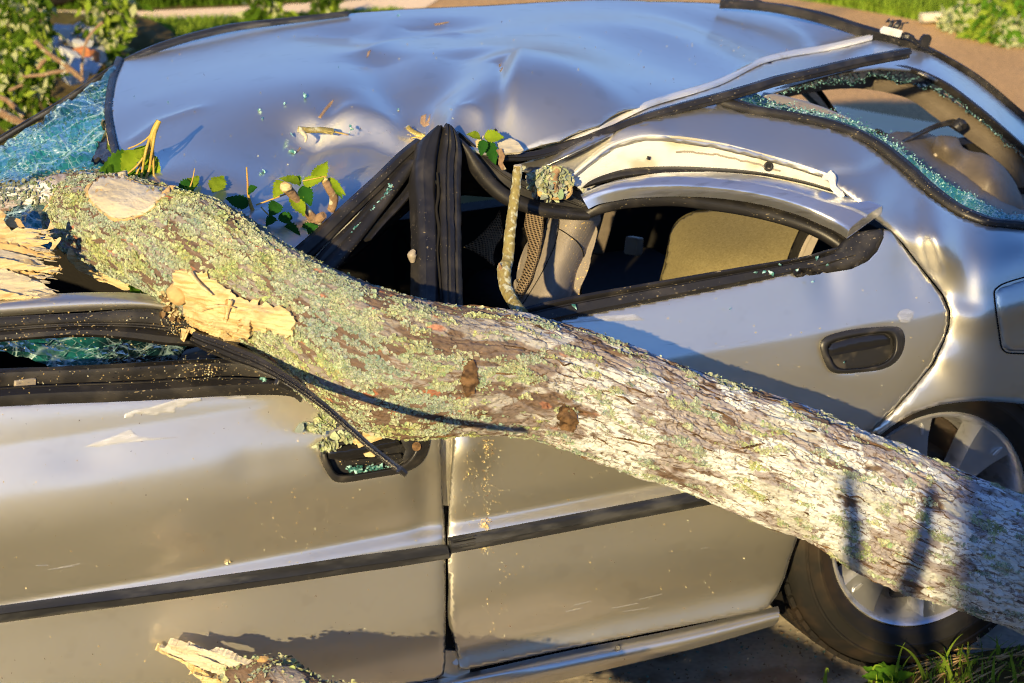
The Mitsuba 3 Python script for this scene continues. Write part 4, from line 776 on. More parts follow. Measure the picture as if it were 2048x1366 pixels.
fm = strip(A, B, [(0, -.002), (.04, .006), (.2, .009), (.38, .007), (.42, .001), (.47, .001), (.5, .006), (.54, .006), (.57, .002), (.6, .006), (.72, .012), (.9, .012), (1, .002)], 100, .02)
add(FFR, fm, 'rubber', smooth=40)
A = pts([(-400, 772, .13), (0, 742, .12), (130, 738, .12), (250, 731, .115), (330, 726, .115), (440, 722, .11), (500, 731, .10), (560, 750, .085), (606, 774, .07)]); B = side([-400, 0, 300, 450, 610], [850, 807, 794, 785, 779], .002)
add(FD + '__belt_seal', strip(A, B, [(0, 0), (.05, .008), (.12, .011), (.26, .012), (.33, .006), (.36, -.010), (.50, -.012), (.53, .002), (.6, .006), (.65, .007), (.67, .003), (.7, .003), (.73, .009), (.92, .009), (1, 0)], 110, .02), 'rubber', smooth=35, label='black belt seal below the front window')
add(FD + '__belt_seal__clip', place(rbox(.036, .006, .012, .002, 2), aty(50, 766, .09), (0, 8, 20)), 'cabin_trim_light')
seal(FD + '__belt_seal__lip', [(-400, 778, .125), (0, 752, .118), (90, 748, .118), (130, 740, .116), (260, 738, .112), (400, 731, .108), (480, 735, .10), (560, 757, .085)], 9, n=80)

# the torn drip strip hanging over the trunk
E0 = on_trunk(1050, 856)[0]; ts = np.linspace(.02, 1.2, 600); pj = proj(E0 - ts[:, None] * LIGHT)
k = int(np.argmin(np.abs(pj[:, 0] - 812))); EY = (E0 - ts[k] * LIGHT)[1]
hs = np.array([(386, 674), (425, 690), (470, 708), (515, 726), (560, 750), (605, 780), (650, 814), (700, 858), (750, 902), (780, 925), (808, 946)], float)
hl = np.r_[0, np.cumsum(np.linalg.norm(np.diff(hs, axis=0), axis=1))]; hl /= hl[-1]
hY = .045 + (EY - .045) * np.clip(hl, 0, 1) ** 1.25
hY = np.minimum(hY, on_trunk(hs[:, 0], hs[:, 1])[:, 1] - .012)
HS = FD + '__torn_strip'
seal(HS, [(x, y, Y) for (x, y), Y in zip(hs, hY)], [26, 34, 36, 32, 24, 18, 15, 14, 14, 14, 12], [(0, 0), (.08, .005), (.3, .006), (.36, .002), (.48, .002), (.54, .006), (.75, .005), (.8, .002), (.86, .005), (1, 0)], 'rubber', 120, .004, label='torn black trim strip hanging across the trunk and door handle')
add(HS + '__tip', tube([aty(798, 938, hY[-1] - .004), aty(810, 947, hY[-1] - .004)], [.005, .004], k=6), 'black_plastic')
add(HS + '__clip', lumpy(place(rbox(.030, .010, .014, .003, 2), aty(568, 768, hY[4] - .002), (0, 35, 20)), .003, 120), 'black_plastic', smooth=30)

# ------------------------------------------------------------------ cabin
def box(x0, x1, y0, y1, z0, z1): return trimesh.creation.box(bounds=[[x0, y0, z0], [x1, y1, z1]])
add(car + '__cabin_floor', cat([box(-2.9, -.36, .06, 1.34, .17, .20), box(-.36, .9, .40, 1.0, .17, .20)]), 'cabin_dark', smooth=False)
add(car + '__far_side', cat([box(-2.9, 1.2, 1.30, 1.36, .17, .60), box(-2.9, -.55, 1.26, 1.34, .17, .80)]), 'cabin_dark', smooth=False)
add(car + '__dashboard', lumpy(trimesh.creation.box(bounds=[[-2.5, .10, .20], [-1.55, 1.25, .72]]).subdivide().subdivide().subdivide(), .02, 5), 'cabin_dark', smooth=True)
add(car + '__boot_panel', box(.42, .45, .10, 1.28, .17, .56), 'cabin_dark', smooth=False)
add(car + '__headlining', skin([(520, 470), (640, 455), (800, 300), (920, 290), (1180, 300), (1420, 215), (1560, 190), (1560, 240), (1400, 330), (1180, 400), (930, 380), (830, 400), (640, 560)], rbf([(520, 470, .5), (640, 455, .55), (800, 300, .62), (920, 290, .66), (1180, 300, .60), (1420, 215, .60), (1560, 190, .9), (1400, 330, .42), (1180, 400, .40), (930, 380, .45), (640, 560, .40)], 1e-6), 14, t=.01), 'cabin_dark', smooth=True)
# front seat
FS = car + '__front_seat'
sp = [(1128, 372), (1165, 362), (1200, 366), (1212, 384), (1208, 430), (1192, 485), (1176, 540), (1164, 590), (1158, 660), (1000, 680), (1030, 612), (1058, 552), (1080, 490), (1096, 430), (1108, 395)]
sc_ = rbf([(1128, 376, .36), (1200, 368, .40), (1165, 400, .325), (1150, 440, .30), (1130, 500, .28), (1110, 560, .26), (1095, 640, .25), (1208, 430, .42), (1180, 535, .42), (1160, 600, .40), (1158, 660, .40), (1096, 430, .36), (1080, 490, .34), (1050, 570, .32), (1005, 672, .30), (1185, 440, .33), (1158, 520, .315), (1140, 590, .295)], 1e-6)
add(FS + '__backrest', skin(spl2d(sp, 110), sc_, 8, t=.09), 'seat_fabric', smooth=True, label='grey brown front seat backrest dusted with sawdust')
smp = curve(np.array([(1118, 440), (1112, 480), (1096, 520), (1075, 560), (1050, 600), (1036, 622)], float), 40)
add(FS + '__seam', tube(sc_(smp[:, 0], smp[:, 1]) + [0, -.001, 0], .0012, k=5), 'cabin_dark', smooth=True)
smp2 = curve(np.array([(1118, 458), (1140, 472), (1155, 485), (1166, 505), (1168, 530)], float), 30)
add(FS + '__seam', tube(sc_(smp2[:, 0], smp2[:, 1]) + [0, -.001, 0], .0010, k=5), 'cabin_dark', smooth=True)
add(FS + '__cushion', lumpy(rbox(.52, .50, .16, .05, 4).subdivide(), .008, 8), 'dark_net_fabric', smooth=True) if False else None
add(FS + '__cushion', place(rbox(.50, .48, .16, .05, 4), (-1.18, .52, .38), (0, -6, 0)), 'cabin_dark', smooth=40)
nf = [(926, 494), (950, 480), (972, 458), (990, 436), (999, 420), (1003, 448), (1006, 468), (990, 492), (984, 512), (986, 532), (965, 514), (944, 502)]
add(FS + '__side_net', skin(nf, rbf([(926, 494, .42), (999, 420, .40), (986, 532, .36), (965, 480, .38)], 1e-6), 6, t=.006), 'net_fabric', smooth=True, label='brown netting on the front seat')
nf2 = [(1052, 422), (1084, 428), (1082, 470), (1074, 512), (1060, 556), (1040, 590), (1028, 612), (1022, 600), (1040, 560), (1054, 515), (1056, 480), (1048, 450)]
add(FS + '__side_net', skin(nf2, rbf([(1052, 422, .36), (1084, 428, .33), (1074, 512, .31), (1028, 612, .28), (1048, 450, .36), (1054, 515, .33)], 1e-6), 6, t=.006), 'net_fabric', smooth=True)
add(FS + '__headrest', skin(spl2d([(1012, 470), (1030, 452), (1048, 456), (1056, 480), (1052, 520), (1030, 540), (1010, 520)], 50), rbf([(1030, 490, .42), (1012, 470, .47), (1056, 480, .46), (1030, 540, .46), (1048, 456, .47)], 1e-6), 7, t=.06), 'cabin_dark', smooth=True)
# rear seat
RS = car + '__rear_seat'
rp_ = [(1322, 600), (1330, 520), (1345, 455), (1380, 425), (1450, 412), (1560, 420), (1618, 440), (1612, 480), (1590, 540), (1560, 620), (1440, 660)]
rc_ = rbf([(1322, 600, .62), (1345, 455, .68), (1450, 412, .70), (1400, 500, .56), (1480, 500, .50), (1560, 500, .47), (1618, 440, .52), (1590, 540, .44), (1560, 620, .42), (1440, 650, .48), (1360, 560, .56)], 1e-6)
add(RS + '__backrest', skin(spl2d(rp_, 110), rc_, 9, t=.10), 'rear_seat_fabric', smooth=True, label='olive tan rear seat backrest lit by the sun')
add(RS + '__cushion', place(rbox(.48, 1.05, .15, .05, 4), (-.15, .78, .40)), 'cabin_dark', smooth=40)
add(RS + '__belt', strip(pts([(1622, 462, .40), (1606, 490, .39), (1590, 530, .38), (1580, 560, .38)]), pts([(1640, 470, .39), (1626, 500, .38), (1612, 530, .37), (1600, 560, .37)]), [(0, 0), (.3, .002), (.36, .0005), (.42, .002), (1, 0)], 24, .003), 'cabin_trim_light', smooth=40, label='pinkish grey seat belt beside the rear seat')
add(RS + '__side_bolster', skin([(1600, 455), (1622, 462), (1604, 495), (1588, 535), (1565, 545), (1582, 495)], rbf([(1600, 455, .42), (1604, 495, .40), (1565, 545, .42), (1588, 535, .39), (1582, 495, .42)], 1e-6), 6, t=.02), 'cabin_dark', smooth=True)
add(RS + '__latch', place(rbox(.026, .03, .036, .004, 2), aty(1268, 492, .80), (0, 12, 30)), 'cabin_trim_light', smooth=30)
add(car + '__far_door_pull', place(rbox(.05, .03, .11, .008, 3), aty(1196, 455, .95), (0, 18, 0)), 'cabin_trim', smooth=30)
add(car + '__front_trim_bar', place(rbox(.16, .03, .02, .006, 3), aty(360, 718, .50), (0, -6, 0)), 'cabin_trim_light', smooth=30)

# ------------------------------------------------------------------ windscreen
WS = car + '__windscreen'
wc = rbf([(228, 138, 1.13), (110, 216, 1.17), (0, 289, 1.18), (-120, 370, 1.18), (216, 230, .88), (214, 300, .62), (226, 345, .52), (100, 365, .62), (0, 395, .68), (-120, 450, .72), (200, 420, .45), (0, 560, .35), (-120, 600, .35)], 1e-6)
wp = [(-120, 372), (0, 292), (60, 254), (115, 219), (180, 172), (226, 138), (224, 165), (218, 200), (214, 240), (206, 262), (205, 285), (190, 300), (182, 320), (212, 345), (225, 380), (200, 430), (60, 520), (-120, 560)]
wm = skin(wp, wc, 6, t=.005)
v = np.array(wm.vertices); wm.vertices = v + vnormals(v, np.array(wm.faces)) * ((meshkit.fbm(v * 16, 4, 13) - .5) * .05 + (meshkit.noise(v * 90) - .5) * .004)[:, None]
add(WS, wm, 'crazed_glass', smooth=False, uv=np.c_[wm.vertices[:, 0] * 1.0, wm.vertices[:, 1] * .55 + wm.vertices[:, 2]], label='shattered green windscreen sagging beside the roof')
wpx = np.c_[r_.uniform(-60, 226, 2600), r_.uniform(140, 400, 2600)]; wpx = wpx[shapely.contains_xy(Polygon(wp).buffer(-3), wpx[:, 0], wpx[:, 1])]
den = meshkit.fbm(np.c_[wpx / 34, np.zeros(len(wpx))], 3, 5); wpx = wpx[den > .58]
add(WS + '__crumbs', crumbs(wc(wpx[:, 0], wpx[:, 1]) - [0, .012, 0], .0010, .0030, 9), 'glass_crumbs', smooth=False, kind='stuff')
# long cracks
cks = []
for _ in range(70):
    a = r_.uniform([0, 180], [215, 390]); an = r_.uniform(-1.2, .6); L = r_.uniform(20, 90)
    ln = np.array([a + np.array([math.cos(an), math.sin(an)]) * L * f for f in np.linspace(0, 1, 7)]) + r_.normal(0, 1.5, (7, 2))
    if shapely.contains_xy(Polygon(wp).buffer(-3), ln[:, 0], ln[:, 1]).all(): cks.append(tube(wc(ln[:, 0], ln[:, 1]) - [0, .010, 0], r_.uniform(.0005, .0012), k=4))
add(WS + '__cracks', cat(cks), 'glass_crumbs', smooth=False, kind='stuff')
sagp = [(-300, 690), (0, 678), (150, 668), (330, 680), (370, 694), (350, 720), (300, 740), (120, 746), (100, 725), (60, 708), (0, 700), (-300, 710)]
sgc = rbf([(-300, 690, .42), (0, 678, .42), (150, 668, .45), (330, 680, .40), (120, 746, .30), (300, 740, .30), (0, 700, .36), (200, 705, .34)], 1e-6)
sg = skin(sagp, sgc, 6, t=.004); v = np.array(sg.vertices); sg.vertices = v + vnormals(v, np.array(sg.faces)) * ((meshkit.fbm(v * 30, 3, 2) - .5) * .02)[:, None]
add(WS + '__sagging_sheet', sg, 'crazed_glass', smooth=False, uv=np.c_[sg.vertices[:, 0], sg.vertices[:, 2] + sg.vertices[:, 1] * .4], label='crazed windscreen sheet sagging inside the front window')
cks = []
for _ in range(60):
    a = r_.uniform([0, 682], [330, 735]); an = r_.uniform(-.9, -.1); L = r_.uniform(10, 45)
    ln = np.array([a + np.array([math.cos(an), math.sin(an)]) * L * f for f in np.linspace(0, 1, 5)])
    if shapely.contains_xy(Polygon(sagp).buffer(-2), ln[:, 0], ln[:, 1]).all(): cks.append(tube(sgc(ln[:, 0], ln[:, 1]) - [0, .012, 0], r_.uniform(.0004, .0010), k=4))
add(WS + '__cracks', cat(cks), 'glass_crumbs', smooth=False, kind='stuff')
hd = [(243, 116, 1.022), (231, 150, 1.018), (222, 195, 1.016), (220, 235, 1.012), (225, 272, 1.006), (236, 315, 1.0), (248, 350, .99), (262, 395, .975)]
hdp = np.array(hd); hA = atz(hdp[:, 0] - 11, hdp[:, 1] - 2, hdp[:, 2] - .004); hB = atz(hdp[:, 0] + 2, hdp[:, 1], hdp[:, 2] + .002)
add(WS + '__header_seal', strip(hA, hB, [(0, 0), (.15, .002), (.5, .003), (.85, .002), (1, 0)], 60, .006), 'rubber', smooth=45, label='black seal between windscreen and roof')
add(WS + '__wood_sliver', lumpy(tube(wc([210, 209, 212, 214], [207, 232, 262, 284]) - [0, .02, 0], [.002, .004, .0045, .002], n=24, k=6), .0015, 200), 'raw_wood', smooth=30)
add(WS + '__torn_liner', lumpy(skin([(184, 260), (206, 262), (204, 290), (216, 300), (212, 322), (188, 306), (180, 312)], lambda a, b: wc(a, b) - [0, .03, 0], 5, t=.004), .006, 60), 'black_plastic', smooth=30)

# ------------------------------------------------------------------ rear wheel
WC = aty(1863, 1043, .060) + [0, .006, 0]
def lathe(prof, n=96, rot=None):
    pr = np.array(prof, float); th = np.linspace(0, 2 * np.pi, n, endpoint=False)
    G = np.stack([np.cos(th)[:, None] * pr[:, 0], np.tile(pr[:, 1], (n, 1)), np.sin(th)[:, None] * pr[:, 0]], -1)
    return grid_mesh(G, True, False)
RWH = car + '__rear_wheel'
tp = [(.203, .010), (.212, -.006), (.225, -.014), (.236, -.017), (.238, -.0195), (.243, -.0200), (.245, -.018), (.262, -.0155), (.264, -.018), (.268, -.0172), (.270, -.013), (.283, -.002), (.291, .012), (.297, .03), (.3, .06), (.3, .10), (.3, .14), (.297, .17), (.29, .19), (.27, .205), (.21, .19)]
ty = orient(lathe(tp, 160))
v = np.array(ty.vertices); rr_ = np.hypot(v[:, 0], v[:, 2]); th = np.arctan2(v[:, 2], v[:, 0])
add(RWH + '__tyre', place(ty, WC, (0, 0, 0), .975), 'tyre_rubber', smooth=40, label='brown dusty tyre of the rear wheel')
blocks = []
for k in range(64):
    a0 = k / 64 * 2 * math.pi
    for j, (y0, y1) in enumerate([(.012, .045), (.055, .095), (.105, .145), (.155, .185)]):
        m = trimesh.creation.box(extents=[.023, y1 - y0, .008]); m.apply_translation([0, (y0 + y1) / 2, .301 if j in (1, 2) else .2985])
        blocks.append(place(m, (0, 0, 0), (0, 90 - math.degrees(a0) + (2 if j % 2 else 0), 0)))
add(RWH + '__tread', place(cat(blocks), WC, (0, 0, 0), .975), 'tyre_rubber', smooth=False)
add(RWH + '__rim', place(cat([face_cam(lathe([(.170, .11), (.176, .06), (.186, .02), (.193, .002), (.200, -.004), (.2045, .002), (.204, .012)], 96))]), WC, (0, 0, 0), 1.005), 'alloy_bright', smooth=60, label='silver alloy rim')
def spoke(ang):
    # a wide flat spoke, narrow at the hub, with chamfered edges
    r = np.array([.035, .07, .11, .15, .180, .196]); hw = np.array([.018, .019, .026, .040, .052, .058]); yf = np.array([.000, .004, .010, .012, .008, .003])
    def part(pr):
        G = np.array([[[s * w, y + d, R] for s, d in pr] for R, w, y in zip(r, hw, yf)]); return place(face_cam(grid_mesh(G)), (0, 0, 0), (0, ang, 0), 1.0)
    return part([(-.80, 0), (.80, 0)]), cat([part([(-1, .040), (-1, .016), (-.80, .0)]), part([(.80, .0), (1, .016), (1, .040)])])
for k in range(6):
    fa_, ed_ = spoke(-13 + 60 * k)
    sk = add(RWH + '__spoke', place(fa_, WC), 'alloy', smooth=25); add(RWH + '__spoke_edge', place(ed_, WC), 'alloy_bright', smooth=30)
    add(RWH + '__spoke_glint', place(place(skin([(-6, -16), (0, -14), (3, 8), (-2, 18), (-7, 2)], lambda a, b: np.c_[np.ravel(a) / 1500, np.full(len(np.ravel(a)), .004), .176 + np.ravel(b) / 1500], 4, t=.0025), (0, 0, 0), (0, -13 + 60 * k + 7, 0)), WC), 'alloy_bright')
add(RWH + '__hub', place(cat([face_cam(lathe([(.001, -.006), (.028, -.005), (.034, .0), (.046, .004), (.05, .012), (.05, .04)], 48))]), WC), 'alloy', smooth=40)
add(RWH + '__drum', place(face_cam(lathe([(.001, .06), (.11, .06), (.12, .075), (.12, .12), (.172, .125)], 48)), WC), 'drum', smooth=40)
va = math.radians(-104)
vp = WC + np.array([.158 * math.cos(va), .03, .158 * math.sin(va)])
add(RWH + '__valve', tube([vp + [0, .02, 0], vp + [.004, -.004, .006], vp + [.010, -.022, .012]], [.010, .006, .004], n=10, k=10), 'black_plastic', smooth=40)

# ------------------------------------------------------------------ lichen on the trunk: tens of thousands of crinkled lobes
def flakes(P, N, size, cols, seed, lift=.35, lobes=3):
    """small crinkled leaf-like lobes at P with normals N; vertex colours"""
    r = np.random.default_rng(seed); n = len(P)
    t = r.normal(0, 1, (n, 3)); t -= N * (t * N).sum(1, keepdims=True); t /= np.linalg.norm(t, axis=1, keepdims=True); b = np.cross(N, t)
    tilt = r.normal(0, lift, (n, 1)); nn = N * np.cos(tilt) + t * np.sin(tilt); t2 = t * np.cos(tilt) - N * np.sin(tilt)
    K = 7; ang = np.linspace(0, 2 * np.pi, K, endpoint=False)[None] + r.uniform(0, 6, (n, 1))
    rad = size[:, None] * r.uniform(.55, 1.25, (n, K)); z = size[:, None] * r.uniform(-.05, .75, (n, K))
    ring = P[:, None] + rad[..., None] * (np.cos(ang)[..., None] * t2[:, None] + np.sin(ang)[..., None] * b[:, None]) + z[..., None] * nn[:, None]
    v = np.concatenate([P[:, None] + nn[:, None] * (size * .10)[:, None, None], ring], 1)
    i = np.arange(K); f = np.stack([np.zeros(K, int), 1 + i, 1 + (i + 1) % K], -1)
    F = (f[None] + (np.arange(n) * (K + 1))[:, None, None]).reshape(-1, 3)
    shade = np.ones((n, K + 1))
    col = np.clip(cols[:, None] * shade[..., None], 0, 1)
    return trimesh.Trimesh(v.reshape(-1, 3), F, process=False), col.reshape(-1, 3)
L_COL = np.array([[.34, .375, .18], [.33, .38, .31], [.58, .60, .36], [.19, .25, .22], [.50, .53, .46], [.55, .55, .22]])
def lichen_cols(q, n, r, yellow=0.0):
    k = meshkit.fbm(q * 16, 3, 77); k2 = meshkit.fbm(q * 30 + 5, 2, 78)
    w = np.clip((k - .5) * 4 + .5, 0, 1)[:, None]; w2 = np.clip((k2 - .5) * 4 + .5, 0, 1)[:, None]
    c = (L_COL[0] * w + L_COL[1] * (1 - w)) * (1 - .45 * w2) + (L_COL[4] * w + L_COL[3] * (1 - w)) * .45 * w2
    return c * r.uniform(.6, 1.25, (n, 1)) + r.normal(0, .02, (n, 3))
r = np.random.default_rng(99)
PA, PB = Polygon(WOOD_A).buffer(2), Polygon(WOOD_B).buffer(2)
front_ = np.where(((surf - CAM) * surf_n).sum(-1) < .25, 1, .15)
gaps = np.clip((meshkit.fbm(L3 * [60, 130, 130], 3, 55) - np.interp(u, [0, .6, .9, 1.3, 3], [.46, .46, .50, .54, .56])[:, None]) * 9, 0, 1)
ros = np.clip((meshkit.fbm(L3 * [30, 66, 66], 2, 41) - .60) * 8, 0, 1)
prob = ((LC ** 1.2 * gaps + ros * .35) * front_ * tr[:, None]).ravel()
N_L = 105000
idx = r.choice(len(prob), N_L, p=prob / prob.sum())
i0, j0 = idx // NT, idx % NT
Pf = surf[i0, j0] + (surf[np.minimum(i0 + 1, NS - 1), j0] - surf[i0, j0]) * r.uniform(-.5, .5, (N_L, 1)) + (surf[i0, (j0 + 1) % NT] - surf[i0, j0]) * r.uniform(-.5, .5, (N_L, 1))
Nf = surf_n[i0, j0]; pf = proj(Pf); fac = ((Pf - CAM) * Nf).sum(1) < 0
inw = fac & (shapely.contains_xy(PA, pf[:, 0], pf[:, 1]) | shapely.contains_xy(PB, pf[:, 0], pf[:, 1]))
Pf, Nf = Pf[~inw], Nf[~inw]; n = len(Pf)
lc_ = lichen_cols(np.stack([u[i0[~inw]], np.cos(TH[j0[~inw]]) * .11, np.sin(TH[j0[~inw]]) * .11], -1), n, r)
lm, lcol = flakes(Pf, Nf, r.uniform(.0011, .0030, n) * np.where(r.uniform(0, 1, n) < .08, 1.6, 1), lc_, 5, .55)
add(trk + '__lichen', lm, 'lichen', smooth=False, color=lcol, kind='stuff', label='crusty yellow green lichen')

# broken wood faces, branch scars
def relief_skin(poly, surf_, step, amp, freq, seed, t=.012, dirn=None):
    m = skin(poly, surf_, step, t=0); v = np.array(m.vertices); nn = vnormals(v, np.array(m.faces))
    m.vertices = v + nn * ((meshkit.fbm(v * freq, 4, seed) - .5) * 2 * amp)[:, None]; return shell(m, t)
wa_ = spl2d(WOOD_A, 90); wc_ = wa_.mean(0)
add(trk + '__wood_scar', relief_skin(wa_, lambda a, b: on_trunk(a, b, .007 + .005 * np.exp(-((a - 250) / 60) ** 2 - ((b - 395) / 30) ** 2)), 5, .0030, 30, 1), 'pale_wood', smooth=True, label='pale cut face where a limb was sawn off')
rim_ = wc_ + (wa_ - wc_) * (1.05 + .07 * (meshkit.noise(np.c_[wa_ / 14, 0 * wa_[:, 0]])[:, None]))
_op = Polygon(np.vstack([[a for a, b, c in ST], [b for a, b, c in ST][::-1]])).buffer(-9)
rim_ = np.array(Polygon(rim_).buffer(0).intersection(_op).exterior.coords)[:-1]
add(trk + '__wood_scar__rim', relief_skin(rim_, lambda a, b: on_trunk(a, b, .0045), 5, .0025, 90, 2), 'wood_rim', smooth=30)
def jagc(poly, amp, seed, n=150):
    c = np.array(shapely.segmentize(Polygon(poly).exterior, 6).coords)[:-1]; return c + np.random.default_rng(seed).normal(0, amp, c.shape)
def wb(a, b):
    f1 = np.exp(-((a - 470) / 90) ** 2 - ((b - 630) / 25) ** 2); ledge = 1 / (1 + np.exp(-(b - (640 + (a - 460) * .10)) / 3.0)); crk = np.exp(-((a - 452 - (640 - b) * .1) / 3) ** 2) * (b < 642) * (b > 600)
    return on_trunk(a, b, .010 + .012 * f1 + .014 * ledge * (a < 500) - .006 * crk)
add(trk + '__torn_wood', relief_skin(jagc(WOOD_B, 2.6, 4), wb, 3.5, .0085, np.array([18, 26, 70]), 8, .02), 'raw_wood', smooth=24, label='torn yellow wood where a limb broke away')
def curl(line, w, th, mat, off, key, **k):
    c = curve(np.array(line, float), 16); P3 = on_trunk(c[:, 0], c[:, 1], off); add(key, lumpy(tube(P3, np.linspace(w, w * .4, 16), k=6), w * .4, 150), mat, smooth=30, **k)
curl([(462, 600), (456, 620), (452, 645)], .0035, .002, 'raw_wood', .026, trk + '__torn_wood__splinter')
curl([(380, 545), (400, 570), (425, 590)], .004, .002, 'raw_wood', .020, trk + '__torn_wood__splinter')
curl([(400, 620), (440, 612), (470, 616)], .003, .002, 'raw_wood', .026, trk + '__torn_wood__splinter')
curl([(378, 660), (430, 673), (490, 674)], .005, .002, 'raw_wood', .018, trk + '__torn_wood__splinter')
add(trk + '__torn_wood__knot', lumpy(place(trimesh.creation.icosphere(3, .016), on_trunk(356, 588, .004)[0]), .006, 60), 'wood_rim', smooth=True)
# underside: orange rotten belly and the dark second limb behind
add(trk + '__bark_flap', lumpy(skin([(136, 508), (170, 520), (215, 545), (270, 556), (330, 590), (300, 592), (250, 580), (190, 560), (150, 536)], rbf([(136, 508, .33), (215, 545, .30), (330, 590, .19), (250, 580, .27), (150, 536, .34)], 1e-6), 6, t=.012), .006, 40), 'raw_wood', smooth=30, label='orange brown strip of bark hanging below the trunk')
LB = trk + '__rear_limb'
limb = tube(pts([(190, 432, .50), (130, 412, .54), (60, 413, .58), (-20, 420, .62), (-140, 432, .68)]), [.075, .052, .038, .035, .034], n=60, k=40)
add(LB, lumpy(limb, .008, 22), 'bark', smooth=True, uv=np.c_[np.array(limb.vertices)[:, 0] + 3, np.array(limb.vertices)[:, 2]], label='shaded rear limb of the trunk beside the windscreen')
lv = np.array(limb.vertices); ln_ = vnormals(lv, np.array(limb.faces)); ii = r.integers(0, len(lv), 5200)
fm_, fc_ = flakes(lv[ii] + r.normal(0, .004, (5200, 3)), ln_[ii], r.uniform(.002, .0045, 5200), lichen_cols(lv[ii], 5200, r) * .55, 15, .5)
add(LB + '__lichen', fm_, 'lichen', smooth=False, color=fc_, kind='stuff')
def knot(px, py, w, h, ang, seed):
    t_ = np.linspace(0, 2 * np.pi, 22, endpoint=False); rr2 = np.random.default_rng(seed).uniform(.8, 1.15, 22); c, s = math.cos(ang), math.sin(ang)
    q = np.c_[px + (np.cos(t_) * w * c - np.sin(t_) * h * s) * rr2, py + (np.cos(t_) * w * s + np.sin(t_) * h * c) * rr2]
    add(trk + '__branch_scar', relief_skin(q, lambda a, b: on_trunk(a, b, .003 + .006 * np.exp(-((a - px) / w) ** 2 - ((b - py) / h) ** 2)), 3, .004, 110, seed, .01), 'knot_brown', smooth=30)
knot(940, 755, 17, 38, .1, 1); knot(1136, 840, 22, 26, -.3, 2)
# fissured bark plates standing proud on the right half
pl = []
for k in range(260):
    uu = r.uniform(.75, 2.2); th0 = r.uniform(0, 2 * np.pi)
    i = int(np.clip(uu / s_[-1] * (NS - 1), 0, NS - 1)); L = r.uniform(.02, .085); m_ = max(8, int(L / .004)); ids = np.clip(i + np.arange(m_) * max(1, int(L / m_ / (u[1] - u[0]))), 0, NS - 1)
    jj = (int(th0 / (2 * np.pi) * NT) + np.round(np.cumsum(r.normal(0, 1.0, m_))).astype(int)) % NT
    pl.append(tube(gaussian_filter1d(surf[ids, jj] + dirs[ids, jj] * .0002, 1.2, axis=0), np.sin(np.linspace(.15, 3.0, m_)) * r.uniform(.0007, .0022), k=5))
add(trk + '__bark_ridges', cat(pl), 'knot_brown', smooth=True, kind='stuff', label='raised brown bark ridges')
# stub branch with lichen standing on the trunk before the seat
br = [(1036, 336, .135), (1032, 375, .120), (1025, 430, .100), (1020, 468, .085), (1015, 522, .06), (1008, 540, .045), (1012, 575, .02), (1028, 606, -.02), (1044, 630, -.06)]
bt_ = tube(pts(br), [.0075, .0078, .0085, .0088, .0092, .0115, .010, .0095, .011], n=90, k=14)
add(trk + '__branch', lumpy(bt_, .0016, 150), 'lichen_twig', smooth=True, label='upright lichen spotted branch on the trunk')
add(trk + '__branch__spur', tube(pts([(1008, 548, .045), (1002, 538, .04), (998, 526, .038)]), [.006, .0045, .001], n=8, k=7), 'twig_bark', smooth=True)
add(trk + '__branch__broken_top', lumpy(place(trimesh.creation.cylinder(.0066, .006, sections=14), aty(1036, 334, .135)), .001, 300), 'pale_wood', smooth=30)

# ------------------------------------------------------------------ splintered wood
def shard(P, W, H, seed, key=None, mat='raw_wood', rough=.25, nf=16, up=None):
    """a torn splinter along P (3-D), widths W and thicknesses H, with a fibrous ragged tip"""
    q = curve(np.array(P), 40); t, a, b = frames(q); x = np.linspace(0, 1, 40); rr = np.random.default_rng(seed)
    w = np.interp(x, np.linspace(0, 1, len(W)), W); h = np.interp(x, np.linspace(0, 1, len(H)), H)
    th = np.linspace(0, 2 * np.pi, nf, endpoint=False); sq = np.maximum(np.abs(np.cos(th)), np.abs(np.sin(th)))
    lanes = rr.uniform(.78, 1.18, nf); cut = rr.uniform(.80, 1.0, nf)
    G = np.zeros((40, nf, 3))
    for j in range(nf):
        xx = x * cut[j]; c = np.stack([np.interp(xx, x, q[:, k]) for k in range(3)], -1); A_ = np.stack([np.interp(xx, x, a[:, k]) for k in range(3)], -1); B_ = np.stack([np.interp(xx, x, b[:, k]) for k in range(3)], -1)
        G[:, j] = c + (A_ * (math.sin(th[j]) / sq[j]) * h[:, None] + B_ * (math.cos(th[j]) / sq[j]) * w[:, None]) * lanes[j] * (1 + rough * (meshkit.noise(np.c_[x * 9, np.full(40, j * .7), np.full(40, seed)]) - .5)[:, None])
    m = grid_mesh(G, False, True)
    return orient(cat([m, trimesh.Trimesh(np.vstack([G[-1], G[-1].mean(0) - t[-1] * .004]), [[i, (i + 1) % nf, nf] for i in range(nf)], process=False), trimesh.Trimesh(np.vstack([G[0], G[0].mean(0)]), [[(i + 1) % nf, i, nf] for i in range(nf)], process=False)]))
spl_ = thing('splintered_limb', 'pale splintered end of a snapped limb lying above the front window rail', 'broken branch')
